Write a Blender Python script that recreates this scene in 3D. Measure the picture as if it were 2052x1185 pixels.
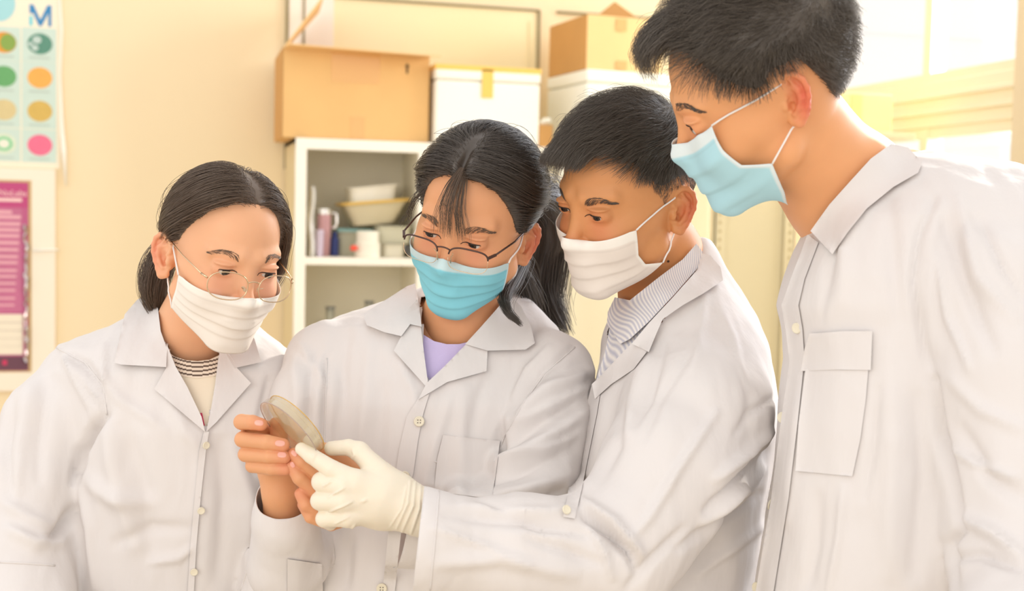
import bpy, bmesh, math, random
import numpy as np
from mathutils import Vector, Matrix, noise
from mathutils.bvhtree import BVHTree
from mathutils.geometry import delaunay_2d_cdt

for o in list(bpy.data.objects):
    bpy.data.objects.remove(o)
random.seed(7)
RNG = np.random.default_rng(11)
SC = bpy.context.scene
COL = SC.collection

# ------------------------------------------------------------------ camera
FPX = 2500.0
YAW, PITCH, ROLL = math.radians(15), math.radians(3.7), math.radians(1.37)
CAM = np.array([0.0, 0.0, 1.38])
fwd = np.array([math.sin(YAW) * math.cos(PITCH), math.cos(YAW) * math.cos(PITCH), -math.sin(PITCH)])
r0 = np.array([math.cos(YAW), -math.sin(YAW), 0.0])
u0 = np.cross(r0, fwd)
right = r0 * math.cos(ROLL) + u0 * math.sin(ROLL)
up = u0 * math.cos(ROLL) - r0 * math.sin(ROLL)
R_VW = np.stack([right, fwd, up], 1)           # view-frame (x right, y depth, z up) -> world
cam_data = bpy.data.cameras.new('camera')
cam = bpy.data.objects.new('camera', cam_data)
COL.objects.link(cam)
cam_data.sensor_width = 36
cam_data.lens = FPX / 2052 * 36
cam_data.clip_start = 0.05
m = Matrix(((right[0], up[0], -fwd[0], CAM[0]), (right[1], up[1], -fwd[1], CAM[1]), (right[2], up[2], -fwd[2], CAM[2]), (0, 0, 0, 1)))
cam.matrix_world = m
cam_data.dof.use_dof = True
cam_data.dof.focus_distance = 1.55
cam_data.dof.aperture_fstop = 4.5
SC.camera = cam

# ------------------------------------------------------------------ light
SC.cycles.transparent_max_bounces = 32
SC.view_settings.view_transform = 'Standard'
SC.view_settings.look = 'None'
SC.view_settings.exposure = 0.66
SC.view_settings.gamma = 1
SC.view_settings.use_curve_mapping = False
world = bpy.data.worlds.new('daylight')
SC.world = world
world.use_nodes = True
bgn = world.node_tree.nodes['Background']
bgn.inputs[0].default_value = (0.99, 0.965, 0.95, 1)
bgn.inputs[1].default_value = 0.74


def light(kind, name, energy, color, loc, target, size=1.0, size_y=None, angle=None):
    d = bpy.data.lights.new(name, kind)
    d.energy = energy
    d.color = color
    if kind == 'AREA':
        d.shape = 'RECTANGLE'
        d.size = size
        d.size_y = size_y or size
    if angle:
        d.angle = angle
    o = bpy.data.objects.new(name, d)
    COL.objects.link(o)
    o.location = loc
    v = Vector(target) - Vector(loc)
    o.rotation_euler = v.to_track_quat('-Z', 'Y').to_euler()
    return o


# low sun through the windows of the right wall, behind the people
light('SUN', 'sun', 2.6, (1.0, 0.93, 0.82), (5.0, 4.6, 3.6), (0.9, 1.4, 1.2), angle=math.radians(3))
# warm fill lamp added behind the photographer, not a window of the room
light('AREA', 'front_fill', 24, (1.0, 0.88, 0.75), (-2.0, -1.7, 2.3), (0.3, 1.6, 1.2), 2.4, 1.6)

# sky light entering the right wall's window and the unseen one added nearer
light('AREA', 'window_sky', 85, (0.86, 0.91, 1.0), (3.05, 2.6, 2.1), (0.7, 1.6, 1.15), 2.4, 1.4)
light('AREA', 'window_sky_far', 8, (1.0, 0.98, 0.92), (3.05, 3.6, 2.2), (1.4, 3.8, 1.3), 1.0, 1.3)


# ------------------------------------------------------------------ frames
def V(px, py, d):
    return np.array([(px - 1026) / FPX * d, d, (592.5 - py) / FPX * d])


def v2w(P):
    return np.asarray(P) @ R_VW.T + CAM


def w2v(P):
    return (np.asarray(P) - CAM) @ R_VW


def topx(P):
    P = np.asarray(P)
    return np.stack([1026 + FPX * P[..., 0] / P[..., 1], 592.5 - FPX * P[..., 2] / P[..., 1]], -1)


def ray(px, py):
    return R_VW @ np.array([(px - 1026) / FPX, 1, (592.5 - py) / FPX])


def onY(px, py, Y):
    r = ray(px, py)
    return CAM + r * (Y - CAM[1]) / r[1]


def onX(px, py, X):
    r = ray(px, py)
    return CAM + r * (X - CAM[0]) / r[0]


# ------------------------------------------------------------------ materials
MATS = {}


def mat(name, col, rough=0.6, bump=0.0, bscale=40, var=0.0, vscale=6, metal=0.0, trans=0.0, sss=0.0, spec=0.5, ior=1.45, alpha=1.0, sheen=0.0, attr=None, emis=0.0, bdist=0.01, stretch=None):
    if name in MATS:
        return MATS[name]
    mt = bpy.data.materials.new(name)
    mt.use_nodes = True
    nt = mt.node_tree
    b = nt.nodes['Principled BSDF']
    c = (col[0], col[1], col[2], 1)
    b.inputs['Base Color'].default_value = c
    b.inputs['Roughness'].default_value = rough
    b.inputs['Metallic'].default_value = metal
    b.inputs['Transmission Weight'].default_value = trans
    b.inputs['Specular IOR Level'].default_value = spec
    b.inputs['IOR'].default_value = ior
    b.inputs['Alpha'].default_value = alpha
    if sss:
        b.inputs['Subsurface Weight'].default_value = sss
        b.inputs['Subsurface Radius'].default_value = (1.0, 0.35, 0.18)
        b.inputs['Subsurface Scale'].default_value = 0.008
    if sheen:
        b.inputs['Sheen Weight'].default_value = sheen
    src = None
    if attr:
        a = nt.nodes.new('ShaderNodeAttribute')
        a.attribute_name = attr
        src = a.outputs['Color']
    tc = nt.nodes.new('ShaderNodeTexCoord')
    vec = tc.outputs['Object']
    if stretch:
        mp = nt.nodes.new('ShaderNodeMapping')
        mp.inputs['Scale'].default_value = stretch
        nt.links.new(vec, mp.inputs['Vector'])
        vec = mp.outputs['Vector']
    n1 = nt.nodes.new('ShaderNodeTexNoise')
    n1.inputs['Scale'].default_value = vscale
    n1.inputs['Detail'].default_value = 5
    nt.links.new(vec, n1.inputs['Vector'])
    mx = nt.nodes.new('ShaderNodeMix')
    mx.data_type = 'RGBA'
    mx.blend_type = 'MULTIPLY'
    mx.inputs[0].default_value = 1.0
    rp = nt.nodes.new('ShaderNodeMapRange')
    rp.inputs[1].default_value = 0.3
    rp.inputs[2].default_value = 0.7
    rp.inputs[3].default_value = 1 - var
    rp.inputs[4].default_value = 1.0
    nt.links.new(n1.outputs['Fac'], rp.inputs[0])
    if src:
        nt.links.new(src, mx.inputs[6])
    else:
        mx.inputs[6].default_value = c
    nt.links.new(rp.outputs[0], mx.inputs[7])
    nt.links.new(mx.outputs[2], b.inputs['Base Color'])
    if emis:
        nt.links.new(mx.outputs[2], b.inputs['Emission Color'])
        b.inputs['Emission Strength'].default_value = emis
    if bump:
        n2 = nt.nodes.new('ShaderNodeTexNoise')
        n2.inputs['Scale'].default_value = bscale
        n2.inputs['Detail'].default_value = 4
        nt.links.new(vec, n2.inputs['Vector'])
        bp = nt.nodes.new('ShaderNodeBump')
        bp.inputs['Strength'].default_value = bump
        bp.inputs['Distance'].default_value = bdist
        nt.links.new(n2.outputs['Fac'], bp.inputs['Height'])
        nt.links.new(bp.outputs['Normal'], b.inputs['Normal'])
    MATS[name] = mt
    return mt


# ------------------------------------------------------------------ mesh helpers
def make(name, verts, faces, material, parent=None, smooth=True, origin=None, colors=None):
    """verts in world space; faces: list or (n,k) array"""
    verts = np.asarray(verts, dtype=np.float64)
    if parent is not None:
        org = np.array(parent['_org'])
    elif origin is None:
        org = np.array([(verts[:, 0].min() + verts[:, 0].max()) / 2, (verts[:, 1].min() + verts[:, 1].max()) / 2, verts[:, 2].min()])
    else:
        org = np.asarray(origin, dtype=np.float64)
    me = bpy.data.meshes.new(name)
    vl = verts - org
    if isinstance(faces, np.ndarray):
        me.vertices.add(len(vl))
        me.vertices.foreach_set('co', vl.astype(np.float32).ravel())
        n, k = faces.shape
        me.loops.add(n * k)
        me.loops.foreach_set('vertex_index', faces.astype(np.int32).ravel())
        me.polygons.add(n)
        me.polygons.foreach_set('loop_start', np.arange(0, n * k, k, dtype=np.int32))
        me.update(calc_edges=True)
    else:
        me.from_pydata(vl.tolist(), [], [list(map(int, f)) for f in faces])
        me.update()
    if smooth:
        me.polygons.foreach_set('use_smooth', [True] * len(me.polygons))
    if colors is not None:
        at = me.color_attributes.new('tone', 'FLOAT_COLOR', 'POINT')
        c4 = np.ones((len(vl), 4), dtype=np.float32)
        c4[:, :3] = colors
        at.data.foreach_set('color', c4.ravel())
    me.materials.append(material)
    o = bpy.data.objects.new(name, me)
    COL.objects.link(o)
    if parent is not None:
        o.parent = parent
    else:
        o.location = org
    o['_org'] = org.tolist()
    return o


def empty(name, org):
    o = bpy.data.objects.new(name, None)
    COL.objects.link(o)
    o.empty_display_size = 0.05
    o.location = org
    o['_org'] = list(map(float, org))
    return o


def tag(o, label=None, cat=None, group=None, kind=None):
    if label:
        o['label'] = label
    if cat:
        o['category'] = cat
    if group:
        o['group'] = group
    if kind:
        o['kind'] = kind
    return o


class MB:
    def __init__(s):
        s.v = []
        s.f = []

    def add(s, v, f):
        n = len(s.v)
        s.v += [tuple(map(float, p)) for p in v]
        s.f += [[i + n for i in q] for q in f]
        return s

    def box(s, lo, hi, bev=0.0, rot=0.0, cen=None):
        bm = bmesh.new()
        bmesh.ops.create_cube(bm, size=1)
        lo = Vector(lo)
        hi = Vector(hi)
        for v in bm.verts:
            v.co = Vector([(lo[i] + hi[i]) / 2 + v.co[i] * (hi[i] - lo[i]) for i in range(3)])
        if bev:
            bmesh.ops.bevel(bm, geom=list(bm.edges), offset=bev, segments=2, affect='EDGES', profile=0.5)
        if rot:
            c = Vector(cen) if cen is not None else (lo + hi) / 2
            bmesh.ops.rotate(bm, verts=bm.verts, cent=c, matrix=Matrix.Rotation(rot, 3, 'Z'))
        bm.verts.index_update()
        s.add([v.co for v in bm.verts], [[v.index for v in f.verts] for f in bm.faces])
        bm.free()
        return s

    def tube(s, pts, r, n=8, cap=True, closed=False):
        pts = [Vector(p) for p in pts]
        N = len(pts)
        rr = r if hasattr(r, '__len__') else [r] * N
        base = len(s.v)
        prev = None
        for i, p in enumerate(pts):
            if closed:
                t = pts[(i + 1) % N] - pts[i - 1]
            else:
                t = pts[min(i + 1, N - 1)] - pts[max(i - 1, 0)]
            t.normalize()
            if prev is None:
                a = t.orthogonal().normalized()
            else:
                a = (prev - t * prev.dot(t))
                a = a.normalized() if a.length > 1e-6 else t.orthogonal().normalized()
            prev = a
            b = t.cross(a)
            for k in range(n):
                an = 2 * math.pi * k / n
                s.v.append(tuple(p + (a * math.cos(an) + b * math.sin(an)) * rr[i]))
        for i in range(N if closed else N - 1):
            j = (i + 1) % N
            for k in range(n):
                s.f.append([base + i * n + k, base + i * n + (k + 1) % n, base + j * n + (k + 1) % n, base + j * n + k])
        if cap and not closed:
            s.f.append([base + k for k in range(n)][::-1])
            s.f.append([base + (N - 1) * n + k for k in range(n)])
        return s

    def lathe(s, prof, axis_o=(0, 0, 0), ax=(0, 0, 1), n=32, sx=1.0, sy=1.0):
        """profile [(r,h)] about axis"""
        ax = Vector(ax).normalized()
        a = ax.orthogonal().normalized()
        if abs(ax.z) > 0.99:
            a = Vector((1, 0, 0))
        b = ax.cross(a)
        o = Vector(axis_o)
        base = len(s.v)
        for (r, h) in prof:
            for k in range(n):
                an = 2 * math.pi * k / n
                s.v.append(tuple(o + ax * h + (a * math.cos(an) * sx + b * math.sin(an) * sy) * max(r, 1e-5)))
        for i in range(len(prof) - 1):
            for k in range(n):
                s.f.append([base + i * n + k, base + i * n + (k + 1) % n, base + (i + 1) * n + (k + 1) % n, base + (i + 1) * n + k])
        s.f.append([base + k for k in range(n)][::-1])
        s.f.append([base + (len(prof) - 1) * n + k for k in range(n)])
        return s

    def build(s, name, material, parent=None, smooth=False, origin=None):
        o = make(name, np.array(s.v), s.f, material, parent, smooth, origin)
        if not smooth:
            pass
        return o


# ------------------------------------------------------------------ signed distance modelling
def smin(a, b, k):
    if k <= 0:
        return np.minimum(a, b)
    h = np.clip(0.5 + 0.5 * (b - a) / k, 0, 1)
    return b * (1 - h) + a * h - k * h * (1 - h)


class SDF:
    def __init__(s):
        s.ops = []

    def ell(s, c, r, k=0.01, rot=None, sub=False):
        s.ops.append(('ell', np.array(c, float), np.array(r, float), None if rot is None else np.array(rot, float), k, sub))
        return s

    def cone(s, a, b, ra, rb, k=0.01, sub=False):
        s.ops.append(('cone', np.array(a, float), np.array(b, float), float(ra), float(rb), k, sub))
        return s

    def chain(s, pts, k=0.01, sub=False):
        """pts: [(xyz, r), ...]"""
        for (a, ra), (b, rb) in zip(pts[:-1], pts[1:]):
            s.cone(a, b, ra, rb, k, sub)
        return s

    def stack(s, rows, k=0.02, p=2.3):
        """rows: (z, cx, cy, a, b) sorted by z"""
        s.ops.append(('stack', np.array(sorted(rows), float), p, k))
        return s

    def cut(s, c, n, rad):
        s.ops.append(('cut', np.array(c, float), np.array(n, float) / np.linalg.norm(n), rad))
        return s

    def bounds(s, op):
        t = op[0]
        if t == 'ell':
            r = op[2] if op[3] is None else np.full(3, op[2].max())
            return op[1] - r, op[1] + r
        if t == 'cone':
            r = max(op[3], op[4])
            return np.minimum(op[1], op[2]) - r, np.maximum(op[1], op[2]) + r
        if t == 'stack':
            R = op[1]
            return (np.array([(R[:, 1] - R[:, 3]).min(), (R[:, 2] - R[:, 4]).min(), R[:, 0].min()]),
                    np.array([(R[:, 1] + R[:, 3]).max(), (R[:, 2] + R[:, 4]).max(), R[:, 0].max()]))
        if t == 'cut':
            return op[1] - op[3], op[1] + op[3]

    def prim(s, op, X, Y, Z):
        t = op[0]
        if t == 'ell':
            c, r, rot = op[1], op[2], op[3]
            x, y, z = X - c[0], Y - c[1], Z - c[2]
            if rot is not None:
                x, y, z = (rot[0, 0] * x + rot[1, 0] * y + rot[2, 0] * z, rot[0, 1] * x + rot[1, 1] * y + rot[2, 1] * z,
                           rot[0, 2] * x + rot[1, 2] * y + rot[2, 2] * z)
            k0 = np.sqrt((x / r[0]) ** 2 + (y / r[1]) ** 2 + (z / r[2]) ** 2)
            k1 = np.sqrt((x / r[0] ** 2) ** 2 + (y / r[1] ** 2) ** 2 + (z / r[2] ** 2) ** 2) + 1e-9
            return k0 * (k0 - 1) / k1
        if t == 'cone':
            a, b, ra, rb = op[1], op[2], op[3], op[4]
            ba = b - a
            L2 = ba @ ba + 1e-12
            x, y, z = X - a[0], Y - a[1], Z - a[2]
            h = np.clip((x * ba[0] + y * ba[1] + z * ba[2]) / L2, 0, 1)
            return np.sqrt((x - ba[0] * h) ** 2 + (y - ba[1] * h) ** 2 + (z - ba[2] * h) ** 2) - (ra + (rb - ra) * h)
        if t == 'stack':
            R, p = op[1], op[2]
            zz = np.clip(Z, R[0, 0], R[-1, 0])
            cx, cy, aa, bb = [np.interp(zz, R[:, 0], R[:, i]) for i in (1, 2, 3, 4)]
            k = (np.abs((X - cx) / aa) ** p + np.abs((Y - cy) / bb) ** p) ** (1 / p)
            d = (k - 1) * np.minimum(aa, bb)
            dz = np.maximum(R[0, 0] - Z, Z - R[-1, 0])
            return np.maximum(d, dz)
        if t == 'cut':
            c, n, rad = op[1], op[2], op[3]
            x, y, z = X - c[0], Y - c[1], Z - c[2]
            hs = -(x * n[0] + y * n[1] + z * n[2])
            return np.maximum(hs, np.sqrt(x * x + y * y + z * z) - rad)

    def apply(s, op, F, X, Y, Z):
        d = s.prim(op, X, Y, Z)
        if op[0] == 'cut':
            return np.maximum(F, -d)
        if op[0] == 'stack':
            return smin(F, d, op[3])
        k, sub = op[-2], op[-1]
        if sub:
            return -smin(-F, d, k)
        return smin(F, d, k)

    def eval(s, P):
        X, Y, Z = P[:, 0], P[:, 1], P[:, 2]
        F = np.full(len(P), 1.0)
        for op in s.ops:
            F = s.apply(op, F, X, Y, Z)
        return F

    def grad(s, P, e=5e-4):
        g = np.stack([s.eval(P + np.array(d) * e) - s.eval(P - np.array(d) * e) for d in ((1, 0, 0), (0, 1, 0), (0, 0, 1))], 1)
        return g / (np.linalg.norm(g, axis=1, keepdims=True) + 1e-12)

    def grid(s, res, lo=None, hi=None, margin=None):
        bl, bh = zip(*[s.bounds(op) for op in s.ops if op[0] != 'cut' and not (op[-1] is True)])
        lo_ = np.min(bl, 0) - 4 * res
        hi_ = np.max(bh, 0) + 4 * res
        if lo is not None:
            lo_ = np.maximum(lo_, lo)
        if hi is not None:
            hi_ = np.minimum(hi_, hi)
        n = np.ceil((hi_ - lo_) / res).astype(int) + 1
        F = np.full(n, 1.0, dtype=np.float32)
        ax = [lo_[i] + np.arange(n[i]) * res for i in range(3)]
        for op in s.ops:
            mg = (margin or 0.0) + 4 * res + 1.5 * (op[3] if op[0] == 'stack' else (0 if op[0] == 'cut' else op[-2]))
            b0, b1 = s.bounds(op)
            i0 = np.clip(np.floor((b0 - mg - lo_) / res).astype(int), 0, n)
            i1 = np.clip(np.ceil((b1 + mg - lo_) / res).astype(int) + 1, 0, n)
            if (i1 <= i0).any():
                continue
            sl = tuple(slice(i0[i], i1[i]) for i in range(3))
            X = ax[0][sl[0]][:, None, None]
            Y = ax[1][sl[1]][None, :, None]
            Z = ax[2][sl[2]][None, None, :]
            F[sl] = s.apply(op, F[sl], X, Y, Z)
        return F, lo_, ax


def nets(F, lo, res):
    """surface nets on a scalar grid -> verts, quads"""
    F = F.copy()
    F[0] = F[-1] = 1
    F[:, 0] = F[:, -1] = 1
    F[:, :, 0] = F[:, :, -1] = 1
    ins = F < 0
    c = np.zeros(tuple(np.array(F.shape) - 1), dtype=np.int8)
    for dx in (0, 1):
        for dy in (0, 1):
            for dz in (0, 1):
                c += ins[dx:F.shape[0] - 1 + dx, dy:F.shape[1] - 1 + dy, dz:F.shape[2] - 1 + dz]
    act = (c > 0) & (c < 8)
    idx = np.argwhere(act)
    ids = np.full(c.shape, -1, dtype=np.int64)
    ids[act] = np.arange(len(idx))
    acc = np.zeros((len(idx), 3))
    cnt = np.zeros(len(idx))
    corners = [(a, b, d) for a in (0, 1) for b in (0, 1) for d in (0, 1)]
    for a in corners:
        for ax in range(3):
            if a[ax] == 1:
                continue
            b = list(a)
            b[ax] = 1
            fa = F[idx[:, 0] + a[0], idx[:, 1] + a[1], idx[:, 2] + a[2]]
            fb = F[idx[:, 0] + b[0], idx[:, 1] + b[1], idx[:, 2] + b[2]]
            m_ = (fa < 0) != (fb < 0)
            t = np.zeros(len(idx))
            t[m_] = fa[m_] / (fa[m_] - fb[m_])
            p = np.tile(np.array(a, float), (len(idx), 1))
            p[:, ax] += t
            acc[m_] += p[m_]
            cnt[m_] += 1
    verts = lo + (idx + acc / cnt[:, None]) * res
    quads = []
    for ax in range(3):
        o1, o2 = [i for i in range(3) if i != ax]
        sa = [slice(None)] * 3
        sb = [slice(None)] * 3
        sa[ax] = slice(0, -1)
        sb[ax] = slice(1, None)
        A, B = ins[tuple(sa)], ins[tuple(sb)]
        e = np.argwhere(A != B)
        e = e[(e[:, o1] > 0) & (e[:, o2] > 0) & (e[:, o1] < F.shape[o1] - 1) & (e[:, o2] < F.shape[o2] - 1)]
        flip = A[e[:, 0], e[:, 1], e[:, 2]]
        q = []
        for d1, d2 in ((-1, -1), (0, -1), (0, 0), (-1, 0)):
            cc = e.copy()
            cc[:, o1] += d1
            cc[:, o2] += d2
            q.append(ids[cc[:, 0], cc[:, 1], cc[:, 2]])
        q = np.stack(q, 1)
        if ax == 1:
            flip = ~flip
        q[~flip] = q[~flip][:, ::-1]
        quads.append(q)
    quads = np.concatenate(quads)
    quads = quads[(quads >= 0).all(1)]
    return verts, quads


def vnormals(v, f):
    tri = v[f[:, :4]] if f.shape[1] == 4 else v[f]
    n = np.cross(tri[:, 2] - tri[:, 0], tri[:, -1] - tri[:, 1]) if f.shape[1] == 4 else np.cross(tri[:, 1] - tri[:, 0], tri[:, 2] - tri[:, 0])
    N = np.zeros_like(v)
    for k in range(f.shape[1]):
        np.add.at(N, f[:, k], n)
    return N / (np.linalg.norm(N, axis=1, keepdims=True) + 1e-12)


def concat(parts):
    vs, fs, n = [], [], 0
    for v, f in parts:
        vs.append(v)
        fs.append(np.asarray(f) + n)
        n += len(v)
    return np.concatenate(vs), np.concatenate(fs)


def smooth_verts(v, f, it=2, lam=0.5):
    v = v.copy()
    e = np.concatenate([f[:, [i, (i + 1) % f.shape[1]]] for i in range(f.shape[1])])
    e = np.concatenate([e, e[:, ::-1]])
    deg = np.bincount(e[:, 0], minlength=len(v)).astype(float)
    for _ in range(it):
        s_ = np.stack([np.bincount(e[:, 0], weights=v[e[:, 1], i], minlength=len(v)) for i in range(3)], 1)
        a = s_ / np.maximum(deg, 1)[:, None]
        v += lam * (a - v)
    return v


def bvh(v, f):
    return BVHTree.FromPolygons([tuple(p) for p in v], [tuple(map(int, q)) for q in f])


def densify(poly, step=7.0, closed=True):
    out = []
    n = len(poly)
    for i in range(n if closed else n - 1):
        a = np.array(poly[i], float)
        b = np.array(poly[(i + 1) % n], float)
        k = max(1, int(np.linalg.norm(b - a) / step))
        for j in range(k):
            out.append(a + (b - a) * j / k)
    if not closed:
        out.append(np.array(poly[-1], float))
    return np.array(out)


def cast(trees, px, py):
    d = Vector(((px - 1026) / FPX, 1, (592.5 - py) / FPX))
    best = None
    for t in trees:
        h = t.ray_cast(Vector((0, 0, 0)), d)
        if h[0] is not None and (best is None or h[0].y < best):
            best = h[0].y
    return best


def smooth_poly(poly, keep=()):
    """Chaikin rounding except at kept corners"""
    n = len(poly)
    out = []
    for i in range(n):
        p = np.array(poly[i], float)
        if i in keep:
            out.append(p)
            continue
        a = np.array(poly[i - 1], float)
        b = np.array(poly[(i + 1) % n], float)
        out.append(p * 0.75 + a * 0.25)
        out.append(p * 0.75 + b * 0.25)
    return out


def sheet(name, poly, trees, material, parent, off=0.004, thick=0.002, step=6.0, relax=25, wave=0.0, lift=None, colfn=None, fallback=None):
    """cloth panel cut along an outline and laid on what lies under it (view frame)"""
    B = densify(poly, step)
    lo, hi = B.min(0), B.max(0)
    nb = len(B)
    gx = np.arange(lo[0] + step / 2, hi[0], step)
    gy = np.arange(lo[1] + step / 2, hi[1], step)
    G = np.array([(x + (j % 2) * step / 2, y) for j, y in enumerate(gy) for x in gx])
    pts = [Vector(p) for p in B] + [Vector(p) for p in G]
    res = delaunay_2d_cdt(pts, [(i, (i + 1) % nb) for i in range(nb)], [list(range(nb))], 1, 1e-3)
    P = np.array([list(p) for p in res[0]])
    F = [list(f) for f in res[2]]
    used = sorted({i for f in F for i in f})
    remap = {a: b for b, a in enumerate(used)}
    P = P[used]
    F = [[remap[i] for i in f] for f in F]
    D = np.full(len(P), np.nan)
    for i, p in enumerate(P):
        h = cast(trees, p[0], p[1])
        if h is not None:
            D[i] = h
    adj = [set() for _ in P]
    for f in F:
        for i in range(len(f)):
            adj[f[i]].add(f[(i + 1) % len(f)])
            adj[f[(i + 1) % len(f)]].add(f[i])
    good = ~np.isnan(D)
    miss = ~good
    if not good.any():
        D[:] = fallback or 1.5
    else:
        gi = np.where(good)[0]
        for i in np.where(miss)[0]:
            j = gi[np.argmin(((P[gi] - P[i]) ** 2).sum(1))]
            D[i] = D[j]
    base = D - off
    D = base.copy()
    A = np.array([(i, j) for i, s_ in enumerate(adj) for j in s_])
    deg = np.bincount(A[:, 0], minlength=len(P))
    for _ in range(relax):
        avg = np.bincount(A[:, 0], weights=D[A[:, 1]], minlength=len(P)) / np.maximum(deg, 1)
        D = np.where(miss, avg, np.minimum(base, avg * 0.7 + D * 0.3))
    if wave:
        for i, p in enumerate(P):
            D[i] -= wave * (noise.noise(Vector((p[0] * 0.02, p[1] * 0.02, len(name)))) + 0.5)
    if lift is not None:
        D -= lift(P)
    v = np.stack([(P[:, 0] - 1026) / FPX * D, D, (592.5 - P[:, 1]) / FPX * D], 1)
    n0 = len(v)
    bk = v * (1 + thick / v[:, 1])[:, None]
    faces = [f for f in F] + [[i + n0 for i in f][::-1] for f in F]
    # orient: normal towards camera (-y)
    f0 = F[0]
    nn = np.cross(v[f0[1]] - v[f0[0]], v[f0[2]] - v[f0[0]])
    if nn[1] > 0:
        faces = [f[::-1] for f in faces]
    ec = {}
    for f in F:
        for i in range(len(f)):
            e = (f[i], f[(i + 1) % len(f)])
            ec[frozenset(e)] = ec.get(frozenset(e), []) + [e]
    for k_, l in ec.items():
        if len(l) == 1:
            a, b = l[0]
            q = [a, a + n0, b + n0, b]
            faces.append(q if nn[1] <= 0 else q[::-1])
    vv = np.concatenate([v, bk])
    colors = None
    if colfn:
        colors = np.tile(colfn(P, v), (2, 1))
    o = make(name, v2w(vv), faces, material, parent, True, colors=colors)
    at = o.data.attributes.new('sharp_face', 'BOOLEAN', 'FACE')
    es = o.data.attributes.new('sharp_edge', 'BOOLEAN', 'EDGE') if 'sharp_edge' not in o.data.attributes else o.data.attributes['sharp_edge']
    bset = set()
    for k_, l in ec.items():
        if len(l) == 1:
            a, b = l[0]
            bset.add(frozenset((a, b)))
            bset.add(frozenset((a + n0, b + n0)))
    flags = [frozenset(e.vertices) in bset for e in o.data.edges]
    es.data.foreach_set('value', flags)
    o['_v'] = 0
    return o, vv, faces


def seam(name, line, trees, material, parent, r=0.0008, off=0.0003, step=8):
    L = densify(line, step, False)
    pts = []
    for p in L:
        h = cast(trees, p[0], p[1])
        if h is not None:
            pts.append(v2w(V(p[0], p[1], h - off)))
    if len(pts) < 2:
        return None
    return MB().tube(pts, r, 6).build(name, material, parent, smooth=True)


def button(trees, px, py, rpx, material, parent, dark=None, off=0.003):
    h = cast(trees, px, py)
    if h is None:
        return
    c = V(px, py, h - off)
    ds = []
    for (dx, dy) in ((rpx, 0), (0, rpx)):
        q = cast(trees, px + dx, py + dy) or h
        ds.append(V(px + dx, py + dy, q - off) - c)
    n = np.cross(ds[0], ds[1])
    if n[1] > 0:
        n = -n
    n /= np.linalg.norm(n)
    if -n[1] < 0.45:
        n = n + np.array([0, -0.6, 0])
        n /= np.linalg.norm(n)
    r = rpx / FPX * h
    cw = v2w(c)
    nw = R_VW @ n
    mb = MB().lathe([(r * 0.7, -0.001), (r, 0.0), (r, 0.0012), (r * 0.9, 0.0018), (r * 0.75, 0.0014), (r * 0.3, 0.0013), (0, 0.0013)], cw, nw, 24)
    o = mb.build('button', material, parent, smooth=True)
    if dark:
        a = np.cross(nw, [0, 0, 1.0])
        a /= np.linalg.norm(a)
        b = np.cross(nw, a)
        md = MB()
        for s1, s2 in ((1, 1), (-1, 1), (1, -1), (-1, -1)):
            md.lathe([(r * 0.13, 0.0014), (r * 0.13, 0.0018), (0, 0.0018)], cw + (a * s1 + b * s2) * r * 0.25, nw, 8)
        md.build('thread', dark, o)
    return o


def curves(name, strands, radii, material, parent):
    """strands: (N, K, 3) world; radii (K,) or (N,K)"""
    N, K, _ = strands.shape
    cu = bpy.data.hair_curves.new(name)
    cu.add_curves([K] * N)
    org = np.array(parent['_org'])
    pos = (strands - org).astype(np.float32)
    if 'position' not in cu.attributes:
        cu.attributes.new('position', 'FLOAT_VECTOR', 'POINT')
    cu.attributes['position'].data.foreach_set('vector', pos.ravel())
    if 'radius' not in cu.attributes:
        cu.attributes.new('radius', 'FLOAT', 'POINT')
    rad = np.broadcast_to(radii, (N, K)).astype(np.float32)
    cu.attributes['radius'].data.foreach_set('value', rad.ravel())
    cu.materials.append(material)
    o = bpy.data.objects.new(name, cu)
    COL.objects.link(o)
    o.parent = parent
    o['_org'] = org.tolist()
    return o

#@LIB_END

# ------------------------------------------------------------------ head
def mir(c, s):
    return (c[0] * s, c[1], c[2])


EAR = [0.0, 0.0]                                # height and depth of the ears, per person


def ear_frame(s):
    E = np.array([s * 0.0675, 0.012 + EAR[1], -0.002 + EAR[0]])
    th = math.radians(30)
    da = np.array([s * math.sin(th), math.cos(th) * 0.98, -0.12])
    da /= np.linalg.norm(da)
    db = np.array([s * 0.08, 0.16, 1.0])
    db -= da * (db @ da)
    db /= np.linalg.norm(db)
    n = np.cross(da, db) * s
    return E, da, db, n


def skull(hd, fat=1.0, male=False, cr=1.0):
    hd.ell((0, 0.006 - 0.09 * (1 - cr), 0.040), (0.0755 * cr, 0.096 * cr, 0.086 * cr), 0.01)
    hd.ell((0, -0.030, -0.016), (0.0625 * fat, 0.064, 0.080), 0.02)
    for s in (1, -1):
        j = 0.050 if male else 0.045
        hd.cone((s * j * fat, -0.008, -0.050), (s * 0.016, -0.072, -0.088), 0.019 * fat, 0.017, 0.02)
        hd.ell((s * 0.050 * fat, -0.030, -0.008), (0.018, 0.03, 0.02), 0.015)
        hd.ell((s * 0.035 * fat, -0.060, -0.026), (0.026 * fat, 0.028, 0.027), 0.015)
    hd.ell((0, -0.078, -0.057), (0.027, 0.020, 0.022), 0.012)
    hd.ell((0, -0.076, -0.089), (0.019, 0.017, 0.016), 0.012)
    hd.cone((-0.012, -0.079, -0.092), (0.012, -0.079, -0.092), 0.011, 0.011, 0.01)
    return hd


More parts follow.
